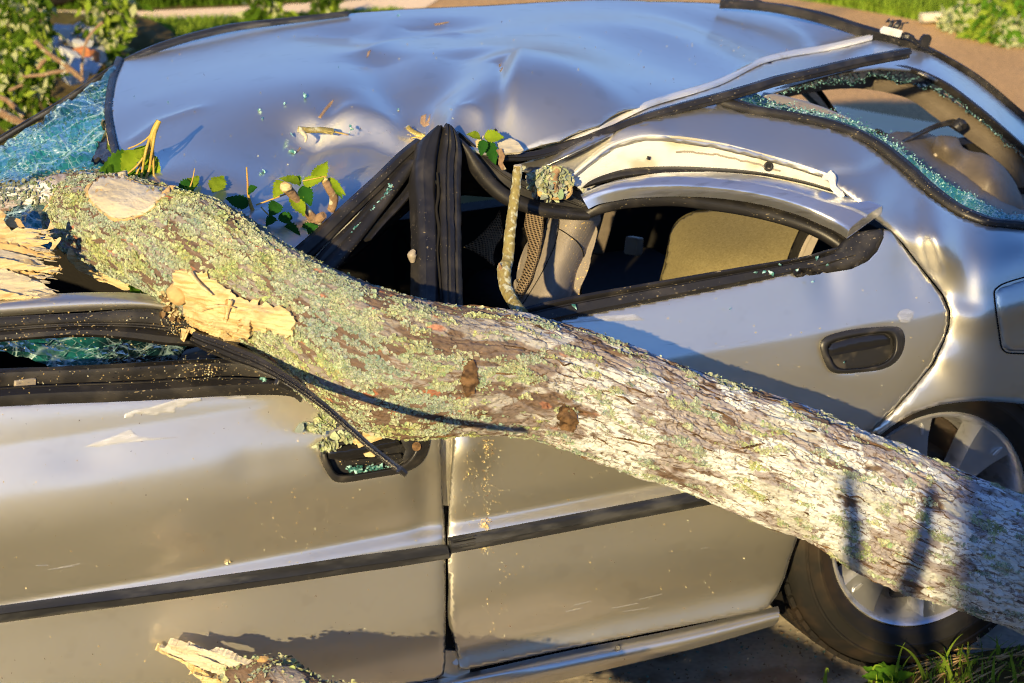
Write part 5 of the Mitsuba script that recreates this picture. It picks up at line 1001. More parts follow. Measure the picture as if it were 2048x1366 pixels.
SP_ = [('raw_wood', [(-120, 415), (0, 420), (12, 428), (8, 440), (14, 452), (30, 470), (32, 478), (22, 482), (0, 476), (-120, 470)], .28, .25),
       ('wood_rim', [(10, 445), (20, 432), (40, 438), (50, 455), (38, 458), (20, 454)], .30, .29),
       ('raw_wood', [(-120, 470), (0, 478), (30, 456), (70, 460), (109, 457), (82, 465), (72, 475), (104, 478), (96, 486), (80, 491), (100, 500), (60, 500), (20, 496), (-120, 490)], .26, .245),
       ('wood_rim', [(-60, 480), (30, 490), (70, 502), (122, 512), (122, 515), (100, 516), (70, 520), (40, 518), (0, 508), (-60, 500)], .245, .235),
       ('pale_wood', [(-120, 492), (0, 499), (30, 505), (60, 513), (88, 523), (84, 526), (97, 532), (60, 530), (0, 518), (-120, 508)], .235, .20),
       ('raw_wood', [(-120, 506), (0, 516), (60, 529), (97, 532), (110, 533), (125, 536), (114, 541), (122, 540), (99, 546), (60, 541), (0, 536), (-120, 530)], .195, .185),
       ('wood_rim', [(-60, 536), (30, 538), (88, 549), (92, 556), (84, 562), (60, 558), (20, 548), (-60, 545)], .20, .19),
       ('pale_wood', [(-120, 530), (0, 538), (12, 538), (60, 556), (85, 566), (92, 571), (108, 585), (127, 591), (100, 593), (54, 593), (0, 581), (-120, 565)], .19, .155),
       ('raw_wood', [(-120, 564), (0, 580), (56, 593), (82, 594), (60, 597), (0, 600), (-120, 606)], .15, .142),
       ('raw_wood', [(100, 500), (110, 484), (118, 474), (123, 474), (122, 480), (108, 498), (103, 505)], .235, .225)]
for k, (mt, pl_, Ya, Yb) in enumerate(SP_):
    q_ = np.array(pl_, float); y0_, y1_ = q_[:, 1].min(), q_[:, 1].max()
    f_ = lambda a, b, Ya=Ya, Yb=Yb, y0_=y0_, y1_=y1_, k=k: aty(a, b, Ya + (Yb - Ya) * (b - y0_) / (y1_ - y0_) + .006 * (meshkit.fbm(np.c_[a / 70, (b - .16 * a) / 5, np.full(len(a), k)], 3, 9) - .5))
    add(spl_ + '__splinter', shell(skin(jagc(pl_, .9, k), lambda a, b: f_(np.ravel(a), np.ravel(b)), 4, t=0), .018), mt, smooth=24)
fb2 = []
for k in range(46):
    a = r.uniform([40, 452], [100, 592]); L = r.uniform(14, 34); Yk = .31 - (a[1] - 430) * .001 - .03
    fb2.append(tube(aty([a[0], a[0] + L * .5, a[0] + L], [a[1], a[1] + L * r.uniform(0, .10), a[1] + L * r.uniform(.02, .3)], Yk + r.uniform(-.01, .03)), [.0013, .0010, .0003], k=4))
add(spl_ + '__fibres', cat(fb2), 'pale_wood', smooth=False, kind='stuff')

low = thing('snapped_branch', 'snapped lichen covered branch with a white splintered tip leaning on the front door', 'broken branch')
LSH = [('raw_wood', [(304, 1299), (318, 1302), (345, 1313), (365, 1320), (400, 1336), (425, 1342), (440, 1350), (415, 1352), (392, 1351), (380, 1340), (365, 1326), (331, 1309)], -.02, -.10),
       ('pale_wood', [(318, 1295), (330, 1295), (341, 1289), (380, 1304), (424, 1321), (470, 1340), (520, 1372), (470, 1385), (446, 1350), (425, 1345), (400, 1336), (359, 1315), (331, 1304)], -.03, -.13),
       ('pale_wood', [(370, 1294), (383, 1291), (440, 1309), (500, 1332), (560, 1375), (500, 1372), (473, 1342), (437, 1324), (405, 1310), (374, 1300)], -.04, -.15),
       ('raw_wood', [(385, 1347), (415, 1354), (440, 1360), (480, 1390), (430, 1385), (406, 1366)], -.07, -.12)]
for k, (mt, pl_, Ya, Yb) in enumerate(LSH):
    f_ = lambda a, b, Ya=Ya, Yb=Yb, k=k: aty(a, b, Ya + (Yb - Ya) * (a - 305) / 220 + .010 * (meshkit.fbm(np.c_[a / 90, (b - .38 * a) / 5, np.full(len(a), k)], 3, 19) - .5))
    add(low + '__splinter', shell(skin(jagc(pl_, .8, 40 + k), lambda a, b: f_(np.ravel(a), np.ravel(b)), 4, t=0), .012), mt, smooth=24)
_sh = [side(x, y)[0] - LIGHT * t - np.array([0, 0, rr0]) for x, y, t, rr0 in [(700, 1266, .32, .055), (900, 1280, .46, .058), (1100, 1290, .62, .06), (1290, 1314, .78, .062), (1480, 1345, .95, .064), (1700, 1390, 1.15, .066)]]
lb = tube(np.vstack([pts([(455, 1368, -.11), (500, 1374, -.13), (560, 1394, -.17)]), _sh]), [.030, .043, .05, .055, .058, .06, .062, .064, .066], n=160, k=48)
lbm = lumpy(lb, .007, 26)
add(low + '__bark', lbm, 'bark', smooth=True, uv=np.c_[np.clip(np.array(lb.vertices)[:, 0] + 1.45, 0, .7), np.array(lb.vertices)[:, 2]])
lv = np.array(lbm.vertices); ln_ = vnormals(lv, np.array(lbm.faces)); ii = r.integers(0, len(lv), 4200)
fm_, fc_ = flakes(lv[ii] + r.normal(0, .004, (4200, 3)), ln_[ii], r.uniform(.002, .0055, 4200), lichen_cols(lv[ii], 4200, r) * .8, 16, .9)
add(low + '__lichen', fm_, 'lichen', smooth=False, color=fc_, kind='stuff')
add(low + '__knob', lumpy(tube(pts([(520, 1335, -.13), (532, 1325, -.135), (540, 1318, -.135)]), [.012, .014, .006], n=10, k=10), .003, 90), 'wood_rim', smooth=True)

# ------------------------------------------------------------------ leaves, twigs, chips on the car
def leaf(base, tip, nrm, wid, fold=.25, droop=.15, seed=0, teeth=.12):
    """one toothed leaf from base to tip; nrm roughly its upper side"""
    base, tip, nrm = (np.asarray(x, float) for x in (base, tip, nrm)); ax = tip - base; L = np.linalg.norm(ax); ax /= L
    nrm = nrm - ax * (nrm @ ax); nrm /= np.linalg.norm(nrm); sd = np.cross(ax, nrm); rr = np.random.default_rng(seed)
    nx = 15; x = np.linspace(0, 1, nx); w = wid * (np.sin(np.pi * x ** .75) ** .8 * (1 - .25 * x)); w[0] = w[-1] = wid * .02
    tooth = 1 + teeth * np.where(np.arange(nx) % 2, 1, -1) * (x > .15) * (x < .95)
    rows = []
    for s in (-1, -.55, 0, .55, 1):
        off = s * w * (tooth if abs(s) == 1 else 1)
        c = base + ax * (x * L)[:, None] + sd * off[:, None] + nrm * (np.abs(off) * fold * 2 - droop * L * x ** 2 + L * .02 * np.sin(x * 14 + s * 3 + seed))[:, None]
        rows.append(c)
    G = np.array(rows); G = G + (rr.normal(0, .01 * L, (1, nx, 3)) * x[None, :, None])
    return grid_mesh(G)
TOC = lambda p: (CAM - p) / np.linalg.norm(CAM - p)
def leaf_px(a, b, Ya, Yb, wid, seed, fold=.22, droop=.05, lean=(0, 0, .5)):
    p, q = aty(*a, Ya), aty(*b, Yb); return leaf(p, q, TOC(p) + np.array(lean), wid * .72, fold, droop, seed)
def roofY(px, py): return on_roof(px, py)[0][1]
def stem(path, rad, key, mat='stalk', k=6): add(key, tube(pts(path), rad, n=max(8, 6 * len(path)), k=k), mat, smooth=True)
# bundle of stalks and leaves by the windscreen corner
y0 = roofY(270, 345)
tw = thing('leafy_stalk_bundle', 'bundle of orange brown stalks with green leaves standing on the roof corner beside the windscreen', 'leafy twig')
stem([(318, 241, y0 - .06), (308, 262, y0 - .06), (300, 285, y0 - .06), (294, 308, y0 - .06)], [.0045, .0058, .0042, .003], tw + '__stem')
for k, (P_, w) in enumerate([([(312, 256, 0), (290, 280, 0), (256, 297, .01)], .0014), ([(300, 275, 0), (290, 310, -.01), (284, 345, 0), (282, 358, .0)], .0022), ([(296, 300, 0), (270, 335, 0), (250, 350, 0)], .0018), ([(312, 256, 0), (306, 290, -.015), (300, 330, 0), (286, 365, 0)], .0024), ([(306, 300, 0), (307, 335, 0), (308, 368, 0)], .0018), ([(300, 285, 0), (280, 330, .01), (270, 360, 0)], .0022)]):
    stem([(x, y, y0 - .06 + d) for x, y, d in P_], [w * 1.2, w, w * .8], tw + '__stem')
for k, (a, b, w, mt) in enumerate([((270, 305), (258, 345), .013, 'leaf_green'), ((300, 318), (290, 352), .012, 'leaf_dark'), ((250, 322), (222, 338), .014, 'leaf_green'), ((312, 338), (326, 362), .010, 'leaf_green'), ((264, 350), (284, 372), .012, 'leaf_dark'), ((280, 356), (256, 372), .012, 'leaf_green'), ((262, 312), (200, 342), .026, 'leaf_green'), ((268, 300), (246, 352), .022, 'leaf_lime'), ((282, 292), (292, 330), .022, 'leaf_lime'), ((258, 330), (262, 368), .016, 'leaf_green'), ((288, 320), (300, 362), .016, 'leaf_green'), ((304, 312), (320, 352), .013, 'leaf_lime'), ((272, 345), (310, 372), .018, 'leaf_green'), ((296, 340), (318, 366), .012, 'leaf_dark'), ((236, 340), (208, 352), .018, 'leaf_green'), ((290, 296), (288, 322), .008, 'leaf_lime')]):
    add(tw + '__leaf', leaf_px(a, b, y0 - .01 - .002 * k, y0 - .03 - .003 * k, w, k, lean=(r.uniform(-.5, .5), -.2, r.uniform(0, .7))), mt, smooth=True)
# single leaves along the trunk
def one_leaf(a, b, w, mt, label, dy=-.02, stalk=None, sd=1, **k):
    Ya = roofY(*a) + dy; Yb = roofY(*b) + dy; key = thing('fallen_leaf', label, 'leaf'); add(key + '__blade', leaf_px(a, b, Ya, Yb, w, sd, **k), mt, smooth=True)
    if stalk: stem([(x, y, Ya + dy) for x, y in stalk], [.0012, .001, .0008], key + '__stalk')
one_leaf((386, 372), (352, 386), .022, 'leaf_dark', 'dark green leaf half shaded beside the broken limb face', stalk=[(380, 374), (386, 355), (389, 337)])
one_leaf((372, 382), (398, 350), .016, 'leaf_lime', 'upright light green leaf tip left of the yellow green leaf', sd=4)
one_leaf((425, 385), (448, 350), .021, 'leaf_lime', 'yellow green toothed leaf standing alone on the roof above the trunk', sd=3)
one_leaf((497, 412), (452, 396), .018, 'leaf_dark', 'dark green leaf lying on the trunk below the thin red stalk', sd=5)
# twig pair with leaves at the fold
yb = roofY(640, 430) - .01
tp_ = thing('leafy_twig_pair', 'two brown broken twig stumps with green leaves between roof and window frame', 'leafy twig')
stem([(568, 372, yb - .03), (584, 388, yb - .02), (602, 410, yb - .01), (634, 445, yb)], [.0085, .0075, .007, .008], tp_ + '__stump', 'twig_bark', 12)
stem([(648, 358, yb - .02), (660, 380, yb - .02), (668, 398, yb - .01), (662, 420, yb)], [.006, .007, .0072, .0066], tp_ + '__stump', 'twig_bark', 12)
add(tp_ + '__broken_end', lumpy(place(trimesh.creation.icosphere(2, .0088), aty(572, 374, yb - .034)), .003, 200), 'raw_wood', smooth=30)
add(tp_ + '__broken_end', lumpy(place(trimesh.creation.icosphere(2, .006), aty(648, 358, yb - .024)), .002, 200), 'raw_wood', smooth=30)
stem([(634, 442, yb - .002), (642, 434, yb - .01), (648, 430, yb - .015)], [.008, .0075, .006], tp_ + '__stump', 'twig_bark', 10)
stem([(512, 410, yb + .01), (545, 398, yb), (580, 385, yb - .02)], [.0012, .0014, .0012], tp_ + '__stalk'); stem([(522, 414, yb + .01), (545, 436, yb), (575, 450, yb)], [.001, .0012, .001], tp_ + '__stalk')
stem([(605, 362, yb - .02), (640, 355, yb - .03), (655, 352, yb - .03)], [.0009, .0009, .0008], tp_ + '__stalk')
for k, (a, b, w, mt) in enumerate([((566, 362), (548, 396), .017, 'leaf_lime'), ((600, 364), (560, 356), .012, 'leaf_lime'), ((606, 368), (648, 356), .014, 'leaf_lime'), ((630, 358), (655, 324), .019, 'leaf_lime'), ((654, 356), (692, 392), .011, 'leaf_lime'), ((660, 360), (686, 398), .009, 'leaf_green'), ((582, 388), (610, 432), .019, 'leaf_lime'), ((604, 372), (622, 412), .018, 'leaf_dark'), ((555, 405), (540, 432), .018, 'leaf_dark'), ((560, 428), (582, 448), .014, 'leaf_dark'), ((548, 434), (532, 452), .012, 'leaf_dark'), ((566, 456), (602, 476), .022, 'leaf_dark'), ((604, 460), (636, 452), .015, 'leaf_dark'), ((640, 470), (672, 464), .015, 'leaf_dark'), ((594, 352), (600, 372), .010, 'leaf_green'), ((578, 440), (576, 424), .009, 'leaf_dark')]):
    add(tp_ + '__leaf', leaf_px(a, b, yb - .02 + .001 * k, yb - .035 + .001 * k, w, 20 + k, lean=(r.uniform(-.5, .5), -.2, r.uniform(0, .8))), mt, smooth=True)
tr_ = thing('red_stalk_twig', 'thin red brown stalk with one small leaf rising behind the trunk', 'leafy twig')
yc = roofY(495, 400) - .02
stem([(493, 334, yc - .01), (495, 362, yc - .01), (497, 392, yc), (502, 412, yc), (514, 436, yc)], [.0012, .0016, .0022, .0032, .004], tr_ + '__stem')
add(tr_ + '__leaf', leaf_px((497, 384), (514, 374), yc - .01, yc - .03, .012, 61), 'leaf_dark', smooth=True)
# leaves and bark chips where the pillar meets the roof
ch = thing('bark_chip', 'pale tan bark chip beside green leaves at the top of the centre pillar', 'bark chip')
add(ch + '__piece', relief_skin([(995, 285), (1002, 278), (1022, 276), (1036, 284), (1048, 300), (1040, 304), (1010, 307), (1000, 298)], lambda a, b: aty(a, b, .225 - (b - 290) * .001), 4, .002, 60, 2, .004), 'pale_wood', smooth=30)
for k, (a, b, w, mt, lb_) in enumerate([((968, 274), (1008, 274), .017, 'leaf_lime', 'light green leaf lying flat at the head of the centre pillar'), ((975, 282), (992, 330), .016, 'leaf_dark', 'dark green drooping leaf left of the pale bark chip'), ((968, 280), (962, 312), .013, 'leaf_dark', 'small dark leaf hanging closest to the centre pillar'), ((960, 274), (934, 268), .011, 'leaf_lime', 'narrow yellow green leaf touching the pillar head')]):
    key = thing('fallen_leaf', lb_, 'leaf'); add(key + '__blade', leaf_px(a, b, .225 - .004 * k, .215 - .004 * k, w, 40 + k, lean=(0, -.2, .6)), mt, smooth=True)
def chip(poly, Y, label, mat='pale_wood', seed=3, th=.004):
    key = thing('bark_chip', label, 'bark chip'); f = Y if callable(Y) else (lambda a, b: aty(a, b, np.full(len(np.ravel(a)), Y)))
    add(key + '__piece', relief_skin(poly, f, 3.5, .0025, 80, seed, th), mat, smooth=30)
chip([(994, 300), (1003, 297), (1010, 312), (1006, 326), (1012, 338), (1004, 340), (998, 330), (1000, 314)], .205, 'grey curled bark flake hanging under the dark leaf', 'twig_bark', 4)
chip([(952, 283), (968, 272), (960, 290), (955, 296)], .222, 'small ochre chip between the leaves at the pillar', 'raw_wood', 5)
# lichen clump on the torn seal
cl_ = thing('lichen_clump', 'clump of grey green lichen and bark caught on the torn rear door seal', 'lichen clump')
cp = np.c_[r.normal(1098, 17, 700), r.normal(366, 12, 700)]; cY = .205 + r.normal(0, .006, 700)
fm_, fc_ = flakes(aty(cp[:, 0], cp[:, 1], cY), np.tile(TOC(aty(1100, 370, .2)), (700, 1)) + r.normal(0, .4, (700, 3)), r.uniform(.003, .0065, 700), lichen_cols(r.uniform(0, 3, (700, 3)), 700, r), 17, .8)
add(cl_ + '__lobes', fm_, 'lichen', smooth=False, color=fc_, kind='stuff')
add(cl_ + '__bark_stick', lumpy(tube(pts([(1114, 337, .20), (1110, 352, .195), (1108, 368, .195), (1118, 392, .20)]), [.008, .006, .007, .004], n=30, k=9), .003, 140), 'twig_bark', smooth=30)
add(cl_ + '__bark_piece', lumpy(tube(pts([(1066, 372, .21), (1090, 388, .205), (1130, 394, .205), (1140, 372, .21)]), [.005, .007, .006, .003], n=30, k=8), .004, 110), 'wood_rim', smooth=30)
# lichen and bark crumbs round the front door handle
cl2 = thing('lichen_clump', 'loose lichen and bark fragments stuck above the broken front door handle', 'lichen clump')
cp = np.vstack([np.c_[r.normal(634, 13, 110), r.normal(855, 4, 110)], np.c_[r.normal(690, 10, 60), r.normal(872, 4, 60)], np.c_[r.normal(655, 9, 80), r.normal(890, 6, 80)], np.c_[r.normal(652, 12, 70), r.normal(838, 8, 70)]])
Pc = side(cp[:, 0], cp[:, 1], .008) - r.uniform(0, .006, (len(cp), 1)) * [0, 1, 0]
fm_, fc_ = flakes(Pc, np.tile([0, -1, .2], (len(cp), 1)) + r.normal(0, .4, (len(cp), 3)), r.uniform(.0025, .006, len(cp)), lichen_cols(r.uniform(0, 3, (len(cp), 3)), len(cp), r), 18, .8)
add(cl2 + '__lobes', fm_, 'lichen', smooth=False, color=fc_, kind='stuff')
chip([(734, 850), (752, 846), (772, 852), (770, 866), (764, 878), (740, 886), (718, 896), (714, 886), (728, 868)], lambda a, b: side(a, b, .016), 'pale yellow wood chip above the front door handle', 'raw_wood', 6, .006)
chip([(705, 870), (716, 864), (720, 880), (712, 890), (704, 884)], lambda a, b: side(a, b, .014), 'small ochre wood chip left of the large yellow chip', 'raw_wood', 7, .005)
chip([(728, 908), (744, 902), (756, 906), (748, 914), (732, 914)], lambda a, b: side(a, b, .013), 'flat ochre chip lying on the door handle lever', 'raw_wood', 9, .004)
# twigs on the roof fold
yf_ = roofY(630, 262) - .015
t1 = thing('short_twig', 'short peeled twig lying on the roof fold left of the centre pillar', 'twig'); stem([(596, 258, yf_), (612, 260, yf_ - .004), (640, 260, yf_ - .004), (664, 263, yf_)], [.0055, .005, .0052, .0056], t1 + '__bark', 'lichen_twig', 10); stem([(664, 263, yf_), (680, 266, yf_), (697, 270, yf_)], [.0016, .0014, .0008], t1 + '__tip', 'stalk')
add(t1 + '__curl', tube(pts([(598, 260, yf_), (606, 266, yf_ - .01), (612, 274, yf_ - .01), (610, 284, yf_ - .006)]), [.003, .004, .003, .001], n=16, k=6), 'pale_wood', smooth=True)
yp = roofY(830, 258) - .02
t2 = thing('short_twig', 'small forked pale twig touching the head of the centre pillar', 'twig'); stem([(815, 254, yp), (824, 262, yp), (836, 268, yp), (856, 272, yp)], [.0045, .004, .0042, .002], t2 + '__bark', 'lichen_twig', 9); stem([(822, 276, yp), (840, 273, yp), (862, 272, yp)], [.001, .0014, .001], t2 + '__stalk')
# torn spots of bare metal along the roof creases
def roof_patch(poly, mat, label=None, off=.0007):
    add(RF + '__tear', lumpy(skin(poly, lambda a, b: on_roof(a, b, off), 3, t=.0005), .0002, 90), mat, smooth=True, label=label)
roof_patch([(668, 198), (664, 208), (652, 222), (642, 236), (630, 248), (634, 238), (648, 218), (658, 206)], 'rust', 'rusty split along the diagonal roof crease')
roof_patch([(610, 283), (606, 292), (598, 302), (590, 308), (596, 298), (604, 288)], 'rust')
roof_patch([(842, 232), (852, 228), (850, 246), (856, 238), (860, 228), (858, 250), (848, 254), (840, 246)], 'rust', 'rusty torn spot above the centre pillar')
roof_patch([(998, 128), (1004, 127), (1006, 140), (1003, 148), (999, 140)], 'rust', 'rusty nick at the top of the roof fold')
roof_patch([(986, 240), (992, 236), (996, 262), (990, 268), (986, 256)], 'moulding_plastic')
roof_patch([(868, 47), (898, 43), (896, 45), (870, 50)], 'rust')
roof_patch([(735, 104), (742, 99), (738, 110), (733, 116)], 'rust')
# glass crumbs scattered on the roof and the belt seals
gl = [(609, 192, .006), (569, 207, .004), (519, 220, .0045), (526, 236, .0035), (582, 271, .0055), (586, 302, .0055), (580, 302, .004), (527, 343, .004), (522, 347, .003), (336, 204, .0022), (268, 193, .002), (678, 134, .002), (796, 30, .003), (797, 218, .0025), (700, 265, .003), (704, 257, .004), (702, 252, .004)]
gP = np.array([on_roof(a, b, s * .6)[0] for a, b, s in gl]); rng2 = np.random.default_rng(4)
cc = [place(crumb(rng2, s), p) for p, (a, b, s) in zip(gP, gl)]
add('glass_crumbs', cat(cc), 'glass_crumbs', smooth=False, label='scattered green glass crumbs lying on the roof', cat_='glass crumbs', kind='stuff')
ws_ = [(1511, 545, .006), (1528, 545, .004), (1543, 546, .0065), (1560, 530, .0035), (1635, 517, .005), (1594, 540, .004), (1625, 564, .0035), (1688, 725, .003), (526, 760, .006), (532, 762, .005), (1460, 617, .002), (1150, 612, .006), (1655, 530, .004)]
cc = [place(crumb(rng2, s), side(a, b, .014)[0]) for a, b, s in ws_]
cc += [place(crumb(rng2, rng2.uniform(.002, .0042)), side(x, y, -.004)[0]) for x, y in np.c_[rng2.uniform(695, 785, 70), rng2.normal(938, 3.5, 70)]]
add('glass_crumbs', cat(cc), 'glass_crumbs', smooth=False, label='green glass crumbs along the window seals and in the broken handle', cat_='glass crumbs', kind='stuff')

# ------------------------------------------------------------------ sawdust and bark dust
def dust(P, smin, smax, cols, seed):
    r2 = np.random.default_rng(seed); n = len(P); tet = np.array([[0, 0, 1], [.9, 0, -.4], [-.5, .8, -.3], [-.4, -.8, -.4]]); F = np.array([[0, 1, 2], [0, 2, 3], [0, 3, 1], [1, 3, 2]])
    R = Rot.random(n, random_state=seed).as_matrix(); s = r2.uniform(smin, smax, (n, 1, 1)); v = np.einsum('nij,kj->nki', R, tet) * s * r2.uniform(.5, 1.2, (n, 4, 1)) + P[:, None]
    c = np.array(cols)[r2.integers(len(cols), size=n)] * r2.uniform(.7, 1.1, (n, 1))
    return trimesh.Trimesh(v.reshape(-1, 3), (F[None] + 4 * np.arange(n)[:, None, None]).reshape(-1, 3), process=False), np.repeat(c, 4, axis=0)
SAW = [[.66, .52, .24], [.75, .62, .36], [.55, .38, .15], [.6, .6, .45], [.16, .09, .05]]
dq = np.vstack([np.c_[r.normal(975, 6, 170), 880 + 190 * r.uniform(0, 1, 170) ** 1.5], np.c_[r.normal(940, 9, 50), r.uniform(900, 1060, 50)], np.c_[r.normal(1000, 14, 60), r.uniform(900, 1320, 60)], np.c_[r.uniform(905, 1500, 150), r.uniform(880, 1330, 150)],
                np.c_[r.uniform(0, 880, 190), r.uniform(800, 1360, 190)], np.c_[r.normal(600, 40, 50), r.normal(1060, 50, 50)], np.c_[r.normal(970, 5, 50), r.normal(1045, 5, 50)], np.c_[r.normal(972, 7, 50), r.normal(1092, 9, 50)], np.c_[r.normal(700, 60, 120), r.normal(850, 40, 120)], np.c_[r.uniform(1300, 1900, 70), r.uniform(560, 900, 70)]])
dq = dq[(np.abs(dq[:, 0] - 897) > 10)]
dm_, dc_ = dust(side(dq[:, 0], dq[:, 1], .0012), .0006, .0017, SAW, 3)
big = np.array([(969, 1048, .007), (966, 1053, .005), (974, 1054, .006), (970, 1088, .006), (967, 1096, .006), (938, 948, .004), (455, 1127, .005), (460, 1124, .004)])
d2, c2_ = dust(side(big[:, 0], big[:, 1], .004), .003, .0045, SAW[:2], 4); d2c = d2
add('sawdust', cat([dm_, d2]), 'bits', smooth=False, color=np.vstack([dc_, c2_]), label='pale sawdust and bark crumbs stuck to the doors', cat_='sawdust', kind='stuff')
rq = np.vstack([np.c_[r.uniform(620, 860, 60), r.normal(268, 7, 60)], np.c_[r.uniform(250, 1000, 60), r.uniform(60, 330, 60)], np.c_[r.uniform(1000, 1600, 60), r.uniform(40, 170, 60)]])
dm_, dc_ = dust(on_roof(rq[:, 0], rq[:, 1], .001), .0006, .0017, SAW, 5)
add('sawdust', dm_, 'bits', smooth=False, color=dc_, label='specks of bark and wood dust on the roof', cat_='sawdust', kind='stuff')
sq_ = np.vstack([np.c_[r.uniform(0, 380, 150), r.uniform(600, 700, 150)], np.c_[r.uniform(0, 600, 170), r.uniform(735, 800, 170)], np.c_[r.normal(355, 20, 200), r.normal(640, 25, 200)], np.c_[r.normal(410, 22, 120), r.normal(738, 14, 120)]])
dm_, dc_ = dust(aty(sq_[:, 0], sq_[:, 1], np.where(sq_[:, 1] > 720, .055, .088)), .0006, .0018, SAW, 6)
add('sawdust', dm_, 'bits', smooth=False, color=dc_, label='wood crumbs on the seals of the front window', cat_='sawdust', kind='stuff')
lq = np.c_[r.normal(350, 12, 260), r.normal(598, 14, 260)]
fm_, fc_ = flakes(aty(lq[:, 0], lq[:, 1], .085 + r.normal(0, .006, 260)), np.tile([0, -.9, .3], (260, 1)), r.uniform(.003, .007, 260), np.where(r.uniform(0, 1, (260, 1)) < .6, [[.16, .10, .05]], [[.5, .42, .25]]) * np.ones((260, 3)), 21, .8)
kx = thing('bark_debris', 'brown bark debris crushed between trunk and roof rail', 'bark debris'); add(kx + '__flakes', fm_, 'bits', smooth=False, color=fc_, kind='stuff')
for k, (a, b) in enumerate([((266, 566), (276, 592)), ((284, 566), (290, 592)), ((300, 572), (330, 588)), ((280, 570), (262, 594))]):
    key = thing('fallen_leaf', ['bright green leaf pointing down in the dark gap under the trunk', 'second bright leaf in the gap under the trunk, right of the first', 'leaf lying flat on the roof rail under the trunk', 'leftmost leaf in the dark gap under the trunk'][k], 'leaf'); add(key + '__blade', leaf_px(a, b, .26, .2, .014, 70 + k), 'leaf_green', smooth=True)

# ------------------------------------------------------------------ background and verge
def blades(P, h, seed, lean=.4, w=.004, seg=3):
    r2 = np.random.default_rng(seed); n = len(P); az = r2.uniform(0, 2 * np.pi, n); hh = h * r2.uniform(.5, 1.25, n); ln = np.abs(r2.normal(0, lean, n)); wd = w * r2.uniform(.6, 1.3, n)
    x = np.linspace(0, 1, seg + 1); dirx = np.stack([np.cos(az), np.sin(az), 0 * az], -1); sd = np.stack([-np.sin(az), np.cos(az), 0 * az], -1)
    c = P[:, None] + dirx[:, None] * (ln[:, None] * hh[:, None] * x ** 2)[..., None] + np.array([0, 0, 1]) * (hh[:, None] * x * (1 - .25 * ln[:, None] * x))[..., None]
    ww = (wd[:, None] * (1 - x ** 1.5) + .0003)[..., None]
    v = np.stack([c - sd[:, None] * ww, c + sd[:, None] * ww], 2).reshape(n, -1, 3); k = np.arange(seg)
    f = np.stack([np.stack([2 * k, 2 * k + 1, 2 * k + 3], -1), np.stack([2 * k, 2 * k + 3, 2 * k + 2], -1)], 1).reshape(-1, 3)
    return trimesh.Trimesh(v.reshape(-1, 3), (f[None] + (np.arange(n) * 2 * (seg + 1))[:, None, None]).reshape(-1, 3), process=False)
def scatter(poly_px, n, seed, z=-.02, clump=None):
    P = Polygon(gpx(poly_px)); r2 = np.random.default_rng(seed); x0, y0, x1, y1 = P.bounds; q = r2.uniform([x0, y0], [x1, y1], (n * 12, 2)); q = q[shapely.contains_xy(P, q[:, 0], q[:, 1])]
    if clump: q = q[meshkit.fbm(np.c_[q * clump, 0 * q[:, :1]], 3, seed) > .46]
    return np.c_[q[:n], np.full(len(q[:n]), z)]
verge = [(215, 330), (215, 60), (-300, 52), (-300, 25), (100, 30), (330, 40), (500, 35), (700, 25), (800, 20), (830, 60), (760, 110), (500, 200), (300, 330)]
add('verge_grass', blades(scatter(verge, 30000, 3, clump=1.2), .045, 4, .7, .005), 'grass_blade', smooth=False, label='green grass verge behind the car', cat_='grass', kind='stuff')
add('verge_grass', blades(scatter(verge, 9000, 5), .055, 6, .8, .004), 'foliage', smooth=False, label='yellowing tufts in the grass verge', cat_='grass', kind='stuff')
outer = [(-60, 60), (-60, 330), (-1100, 330), (-1100, 40), (-300, 40)]
add('verge_grass', blades(scatter(outer, 16000, 13, clump=1.2), .06, 14, .7, .007), 'foliage', smooth=False, label='grass verge beyond the left edge behind the leafy boughs', cat_='grass', kind='stuff')
far_l = [(-300, 12), (250, 10), (480, 2), (690, -12), (600, -60), (-300, -60)]
add('far_grass', blades(scatter(far_l, 9000, 7), .06, 8, .5, .009), 'foliage_dark', smooth=False, label='shaded grass beyond the concrete path', cat_='grass', kind='stuff')
far_r = [(1590, -8), (1660, 6), (1830, 34), (2060, 74), (2300, 120), (2300, -80), (1500, -80)]
add('roadside_grass', blades(scatter(far_r, 30000, 9), .09, 10, .6, .007), 'grass_blade', smooth=False, label='bright green grass on the far side of the road', cat_='grass', kind='stuff')
def leaf_cloud(C, R, n, size, seed, flat=1.0):
    r2 = np.random.default_rng(seed); d = r2.normal(0, 1, (n, 3)); d /= np.linalg.norm(d, axis=1, keepdims=True)
    P = np.asarray(C) + d * np.asarray(R) * r2.uniform(.2, 1, (n, 1)) ** .5
    ax = r2.normal(0, 1, (n, 3)); ax[:, 2] -= .8; ax /= np.linalg.norm(ax, axis=1, keepdims=True); sd = np.cross(ax, r2.normal(0, 1, (n, 3))); sd /= np.linalg.norm(sd, axis=1, keepdims=True); nn = np.cross(ax, sd)
    s = size * r2.uniform(.6, 1.3, (n, 1)); a = P; t = P + ax * s; m = P + ax * s * .45
    v = np.stack([a, m + sd * s * .26 + nn * s * .08, t, m - sd * s * .26 + nn * s * .08], 1).reshape(-1, 3)
    f = (np.array([[0, 1, 2], [0, 2, 3]])[None] + 4 * np.arange(n)[:, None, None]).reshape(-1, 3)
    return trimesh.Trimesh(v, f, process=False)
def gp3(px, py, z): return atz(px, py, z)
